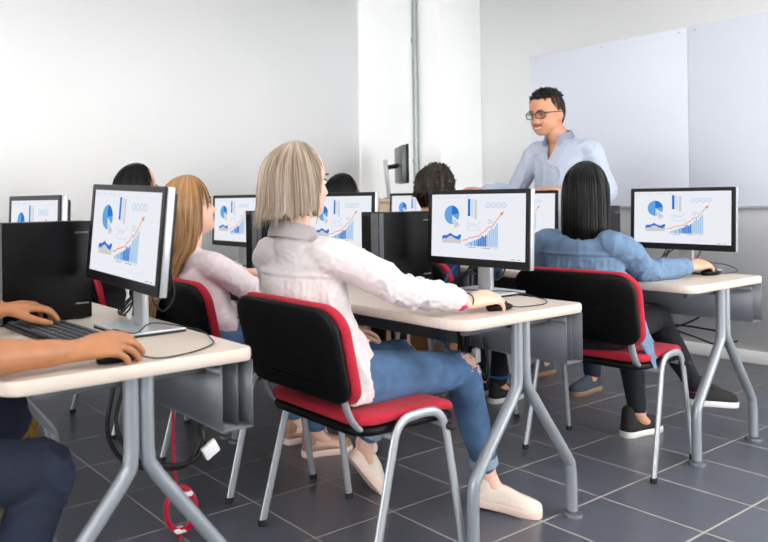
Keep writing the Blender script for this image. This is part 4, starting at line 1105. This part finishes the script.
# --- long haired woman in the middle row
org = (1.55, 2.55, 0)
J = dict(head=(1.485, 2.60, 1.075), face=(.93, -.36, .30), faceup=(-.2, 0, 1), neck=(1.47, 2.585, .91), chest=(1.50, 2.57, .76), waist=(1.53, 2.56, .63), hipR=(1.53, 2.46, .54), hipL=(1.53, 2.64, .54),
         shR=(1.50, 2.43, .85), shL=(1.49, 2.73, .85), elR=(1.66, 2.38, .745), elL=(1.62, 2.82, .74), wrR=(1.93, 2.45, DZ + .04), wrL=(1.90, 2.78, DZ + .04),
         knR=(2.02, 2.46, .51), knL=(2.02, 2.65, .51), anR=(2.02, 2.47, .11), anL=(2.05, 2.66, .11), toeR=(2.13, 2.44, .04), toeL=(2.15, 2.66, .04))
def long_hair(zlow, ztop=.137, base=(.094, .12, .092), dxl=-.03, seed=5., taper=.8, gro=.007, temple=.3, z0=-.01):
    def f_(b, c, fr):
        up_ = V3((0, 0, 1)); fr2 = frame_of((fr[0].x, fr[0].y, 0))
        def zb(a):
            ca = math.cos(a)
            if ca > .6: return .055
            if ca > temple: return .055 - (.6 - ca) / (.6 - temple) * .15
            t = min(1, (temple - ca) / .5); t = t * t * (3 - 2 * t); return -.095 * (1 - t) + zlow * t
        low = [(z0, 1, 1, 1, 0), (-.08, 1, 1.02, 1.02, 0), (-.14, .9, 1.0, 1.02, -.006), (-.25, .5, .8, 1., dxl), (-.38, .2, .5, .92, dxl * 2.2), (zlow - .05, .1, .36, taper, dxl * 2.4)]
        hair_into(b, c, fr2, 1., ztop, base, zb, low, th=.022, groove=gro, waves=7., seed=seed, strands=260, tipj=.04, NT=140, NS=60, z0=z0)
    return f_
person('woman with very long golden brown hair in pale pink blouse looking up', org, J, dict(skin=M['skinpale'], fem=1, lip=1, shirt=M['pink_blouse'], sname='blouse', jeans=M['denim'], voxel=.0045, cuff=.85, sleeve=.016, loose=.014, seed=5.5, w=.95,
       d=.85, hem=[((1.56, 2.55, .585), (.15, .09)), ((1.53, 2.55, .62), (.155, .095))], tails=[([(1.53, 2.42, .62), (1.57, 2.41, .54), (1.58, 2.40, .49)], [(.05, .02), (.055, .018), (.04, .012)], (1, 0, 0))],
       handR=dict(d=(1, .1, -.05)), handL=dict(d=(1, -.1, -.05)), shoes=[(((1.965, 2.485, 0), (1, -.2, 0), 0, M['bronze'], M['creamsole']), dict(L=.235)), (((2.0, 2.66, 0), (1, 0, 0), 0, M['bronze'], M['creamsole']), dict(L=.235))], jl=.9, turnup=1,
       hair=long_hair(-.52, seed=6., dxl=-.065, temple=.5), hairm=M['goldbrown']))

# --- black haired person with glasses near the left wall
org = (1.6, 3.44, 0)
J = dict(head=(1.645, 3.40, 1.165), face=(1, -.12, .02), neck=(1.60, 3.41, 1.0), chest=(1.57, 3.42, .83), waist=(1.55, 3.43, .66), hipR=(1.53, 3.35, .54), hipL=(1.53, 3.53, .54),
         shR=(1.58, 3.25, .93), shL=(1.58, 3.59, .93), elR=(1.72, 3.22, .77), elL=(1.72, 3.62, .77), wrR=(1.95, 3.30, DZ + .04), wrL=(1.95, 3.54, DZ + .04),
         knR=(2.0, 3.35, .51), knL=(2.0, 3.53, .51), anR=(2.0, 3.35, .1), anL=(2.02, 3.53, .1), toeR=(2.13, 3.35, .04), toeL=(2.13, 3.53, .04))
person('person with sleek black hair and glasses beyond nearest monitor', org, J, dict(skin=M['skin'], fem=1, shirt=M['blackshirt'], jeans=M['navyjeans'], voxel=.006, svox=.007, seed=8., jname='trousers',
       shoes=[(((1.95, 3.35, 0), (1, 0, 0), 0, M['blackshoe'], M['whitesole']), {}), (((1.96, 3.53, 0), (1, 0, 0), 0, M['blackshoe'], M['whitesole']), {})],
       hair=long_hair(-.26, seed=7., gro=.003), hairm=M['blackhair'], extra=glasses))

# --- black haired woman in a denim shirt, front row
org = (2.95, 1.77, 0)
J = dict(head=(2.985, 1.80, 1.118), face=(.93, .37, .02), neck=(2.955, 1.80, .955), chest=(2.95, 1.79, .80), waist=(2.94, 1.78, .65), hipR=(2.93, 1.68, .54), hipL=(2.93, 1.86, .54),
         shR=(2.955, 1.645, .895), shL=(2.92, 1.955, .90), elR=(3.19, 1.655, .775), elL=(3.0, 2.03, .72), wrR=(3.49, 1.617, DZ + .046), wrL=(3.22, 1.98, DZ + .04),
         knR=(3.42, 1.74, .55), knL=(3.36, 1.84, .52), anR=(3.70, 1.70, .19), anL=(3.37, 1.80, .115), toeR=(3.83, 1.66, .12), toeL=(3.47, 1.79, .04))
CJ = J
def sock(t, org, hc, fr):
    b = B(); a = V3(CJ['anR']) - org; kn = V3(CJ['knR']) - org; d = (a - kn).normalized()
    sweep(b, [a - d * .03, a - d * .005], .038, n=14, sub=1); obj('sock', b, M['pink'], t)
def cuff_c(shirt, org):
    b = B(); d = (V3(CJ['wrR']) - V3(CJ['elR'])); e = V3(CJ['elR']) + d * .83 - org; d.normalize()
    sweep(b, [e - d * .03, e + d * .012], [(.04), (.039)], n=18, sub=1, cap='flat'); obj('cuff', b, M['chambray'], shirt)
person('woman with straight black hair in blue denim shirt, seen from behind, holding mouse', org, J, dict(skin=M['skin'], fem=1, shirt=M['chambray'], jeans=M['navyjeans'], jname='trousers', voxel=.004, svox=.005, cuff=.82, sleeve=.018, loose=.016, wr=.006, seed=3.1,
       d=.85, hem=[((2.96, 1.77, .585), (.155, .09)), ((2.95, 1.77, .62), (.16, .095))], tails=[([(2.94, 1.60, .66), (2.945, 1.535, .53), (2.955, 1.505, .42)], [(.06, .018), (.05, .012), (.012, .008)], (1, 0, 0))], yoke=(.855, 2.92), legk=.95, hemr=.04,
       handR=dict(d=(1, -.22, .1), n=(-.1, -.3, .9), curl=(16, 24, 18), k=1.05, spread=.5), handL=dict(d=(1, -.3, -.05)),
       shoes=[(((3.30, 1.825, 0), (1, -.1, 0), 0, M['blackshoe'], M['whitesole']), dict(lace=True, high=.09)), (((3.665, 1.715, .115), (.9, -.4, 0), R_(6), M['blackshoe'], M['whitesole']), dict(high=.085, lace=True))],
       hair=long_hair(-.25, ztop=.135, base=(.092, .118, .09), seed=9., gro=.0025, dxl=-.008, taper=1.1, temple=.35), hairm=M['blackhair'], extra=sock, shirt_extra=cuff_c))

# --- brown haired man in navy shirt
org = (2.9, 2.56, 0)
J = dict(head=(2.90, 2.55, 1.135), face=(1, .1, -.08), neck=(2.86, 2.555, .965), chest=(2.85, 2.56, .81), waist=(2.85, 2.56, .65), hipR=(2.89, 2.47, .54), hipL=(2.89, 2.65, .54),
         shR=(2.86, 2.38, .915), shL=(2.86, 2.74, .915), elR=(3.02, 2.34, .75), elL=(3.02, 2.78, .75), wrR=(3.26, 2.45, DZ + .04), wrL=(3.26, 2.66, DZ + .04),
         knR=(3.34, 2.46, .51), knL=(3.34, 2.66, .51), anR=(3.34, 2.53, .11), anL=(3.36, 2.68, .11), toeR=(3.47, 2.52, .04), toeL=(3.48, 2.68, .04))
person('man with short brown hair and navy shirt seated behind the middle tower', org, J, dict(skin=M['skin'], shirt=M['navyshirt'], jeans=M['navyjeans'], jname='trousers', voxel=.006, svox=.006, seed=4.4, collar=(.04, .07, -.01), cgap=.4,
       shoes=[(((3.28, 2.53, 0), (1, 0, 0), 0, M['blackshoe'], M['whitesole']), {}), (((3.30, 2.68, 0), (1, 0, 0), 0, M['blackshoe'], M['whitesole']), {})],
       hair=short_hair(seed=2.5, groove=.012, ztop=.137, base=(.098, .116, .09), wv=6., nape=-.085, side=-.03, tuft=dict(n=620, L=.014, lean=(0, .3, -.35), zmin=-.03)), hairm=M['brownhair']))

# --- farthest seated person
org = (3.0, 3.42, 0)
J = dict(head=(3.05, 3.42, 1.125), face=(1, -.25, .02), neck=(3.01, 3.42, .96), chest=(2.98, 3.42, .80), waist=(2.96, 3.42, .65), hipR=(2.97, 3.33, .54), hipL=(2.97, 3.51, .54),
         shR=(3.0, 3.26, .90), shL=(3.0, 3.58, .90), elR=(3.14, 3.22, .75), elL=(3.14, 3.62, .75), wrR=(3.34, 3.32, DZ + .04), wrL=(3.34, 3.52, DZ + .04),
         knR=(3.42, 3.33, .51), knL=(3.42, 3.51, .51), anR=(3.42, 3.33, .1), anL=(3.42, 3.51, .1), toeR=(3.55, 3.33, .04), toeL=(3.55, 3.51, .04))
person('dark haired person seated farthest back, only head above the monitor', org, J, dict(skin=M['skintan'], fem=1, shirt=M['blackshirt'], jeans=M['navyjeans'], jname='trousers', voxel=.006, svox=.007, seed=6.,
       shoes=[(((3.36, 3.33, 0), (1, 0, 0), 0, M['blackshoe'], M['whitesole']), {}), (((3.36, 3.51, 0), (1, 0, 0), 0, M['blackshoe'], M['whitesole']), {})],
       hair=long_hair(-.2, seed=8.5, gro=.003), hairm=M['blackhair']))

# --- the standing teacher
org = (4.05, 2.56, 0)
J = dict(head=(4.03, 2.675, 1.602), face=(-.985, .06, -.13), neck=(4.07, 2.625, 1.46), chest=(4.07, 2.59, 1.24), waist=(4.06, 2.57, 1.06), hipR=(4.05, 2.65, .92), hipL=(4.05, 2.47, .92),
         shR=(4.08, 2.785, 1.37), shL=(4.08, 2.425, 1.36), elR=(4.02, 2.90, 1.13), elL=(4.06, 2.33, 1.10), wrR=(3.90, 3.06, 1.14), wrL=(3.86, 2.50, 1.13),
         knR=(4.05, 2.71, .50), knL=(4.01, 2.41, .50), anR=(4.10, 2.75, .09), anL=(3.95, 2.36, .09), toeR=(3.97, 2.76, .04), toeL=(3.83, 2.36, .04))
TJ = J
def buttons(shirt, org):
    b = B()
    for z_ in (1.285, 1.20, 1.11, 1.03): ellipsoid(b, V3((4.07 - .132, 2.598 + .02 * (z_ - 1.2), z_)) - V3(org), (.004, .006, .006), None, 8)
    obj('button', b, M['whitep'], shirt)
def teacher_extra(t, org, hc, fr):
    glasses(t, org, hc, fr)
    f, l, u = fr; b = B(); c = hc - org
    sweep(b, [c + f * (.0905 - 14 * q * q) + l * q + u * (-.0725 + 9 * q * q) for q in (-.02, -.012, 0, .012, .02)], [(.002, .002), (.003, .004), (.003, .005), (.003, .004), (.002, .002)], n=8, sub=3); obj('teeth', b, M['eyewhite'], t)
person('smiling standing teacher with dark hair, glasses and pale blue shirt', org, J, dict(skin=M['skinmid'], shirt=M['paleshirt'], jeans=M['darkdenim'], voxel=.004, svox=.005, cuff=.8, sleeve=.018, loose=.017, wr=.006, seed=7.7, smile=1., lip=1, lipm=M['liptan'], hk=1.12,
       collar=(.034, .066, .0), cgap=.5, points=1, bodyfwd=(-1, 0, 0), open=(-1, 0, 0), openz=.15, hem=[((4.05, 2.56, .84), (.18, .125)), ((4.05, 2.56, .92), (.18, .125))],
       handR=dict(d=(-.8, .55, .1), n=(.1, .2, 1)), handL=dict(d=(-.8, .45, .12), n=(.1, 0, 1)),
       shoes=[(((4.17, 2.75, 0), (-1, .05, 0), 0, M['greyshoe'], M['brownsole']), dict(L=.27, lace=True)), (((4.01, 2.36, 0), (-1, 0, 0), 0, M['greyshoe'], M['brownsole']), dict(L=.27, lace=True))],
       hair=short_hair(seed=1.5, groove=.010, ztop=.147, base=(.106, .118, .0895), hl=.083, side=-.005, wv=6., tuft=dict(n=520, L=.021, amin=-.7, lean=(.1, .35, .5), zmin=.088)), hairm=M['darkhair'], extra=teacher_extra))

# phone on the blonde woman's lap
t = thing('phone', 'small white phone lying on blue jeans in the lap', 'phone', (1.66, 1.83, .625), R_(15))
b = B(); box(b, (-.065, -.033, 0), (.065, .033, .008), .003); obj('phone_body', b, M['whitep'], t)
b = B(); box(b, (-.055, -.03, .0081), (.055, .03, .0086)); obj('phone_screen', b, M['bezel'], t)

# ------------------------------------------------------------------ light and colour
w = bpy.data.worlds.new('world'); sc.world = w; w.use_nodes = True
w.node_tree.nodes['Background'].inputs[0].default_value = (.9, .95, 1, 1); w.node_tree.nodes['Background'].inputs[1].default_value = .3
sc.view_settings.view_transform = 'Standard'; sc.view_settings.look = 'None'; sc.view_settings.gamma = 1; sc.view_settings.use_curve_mapping = False
sc.view_settings.exposure = -.04
sc.cycles.use_denoising = True
sc.cycles.max_bounces = 8; sc.cycles.diffuse_bounces = 5
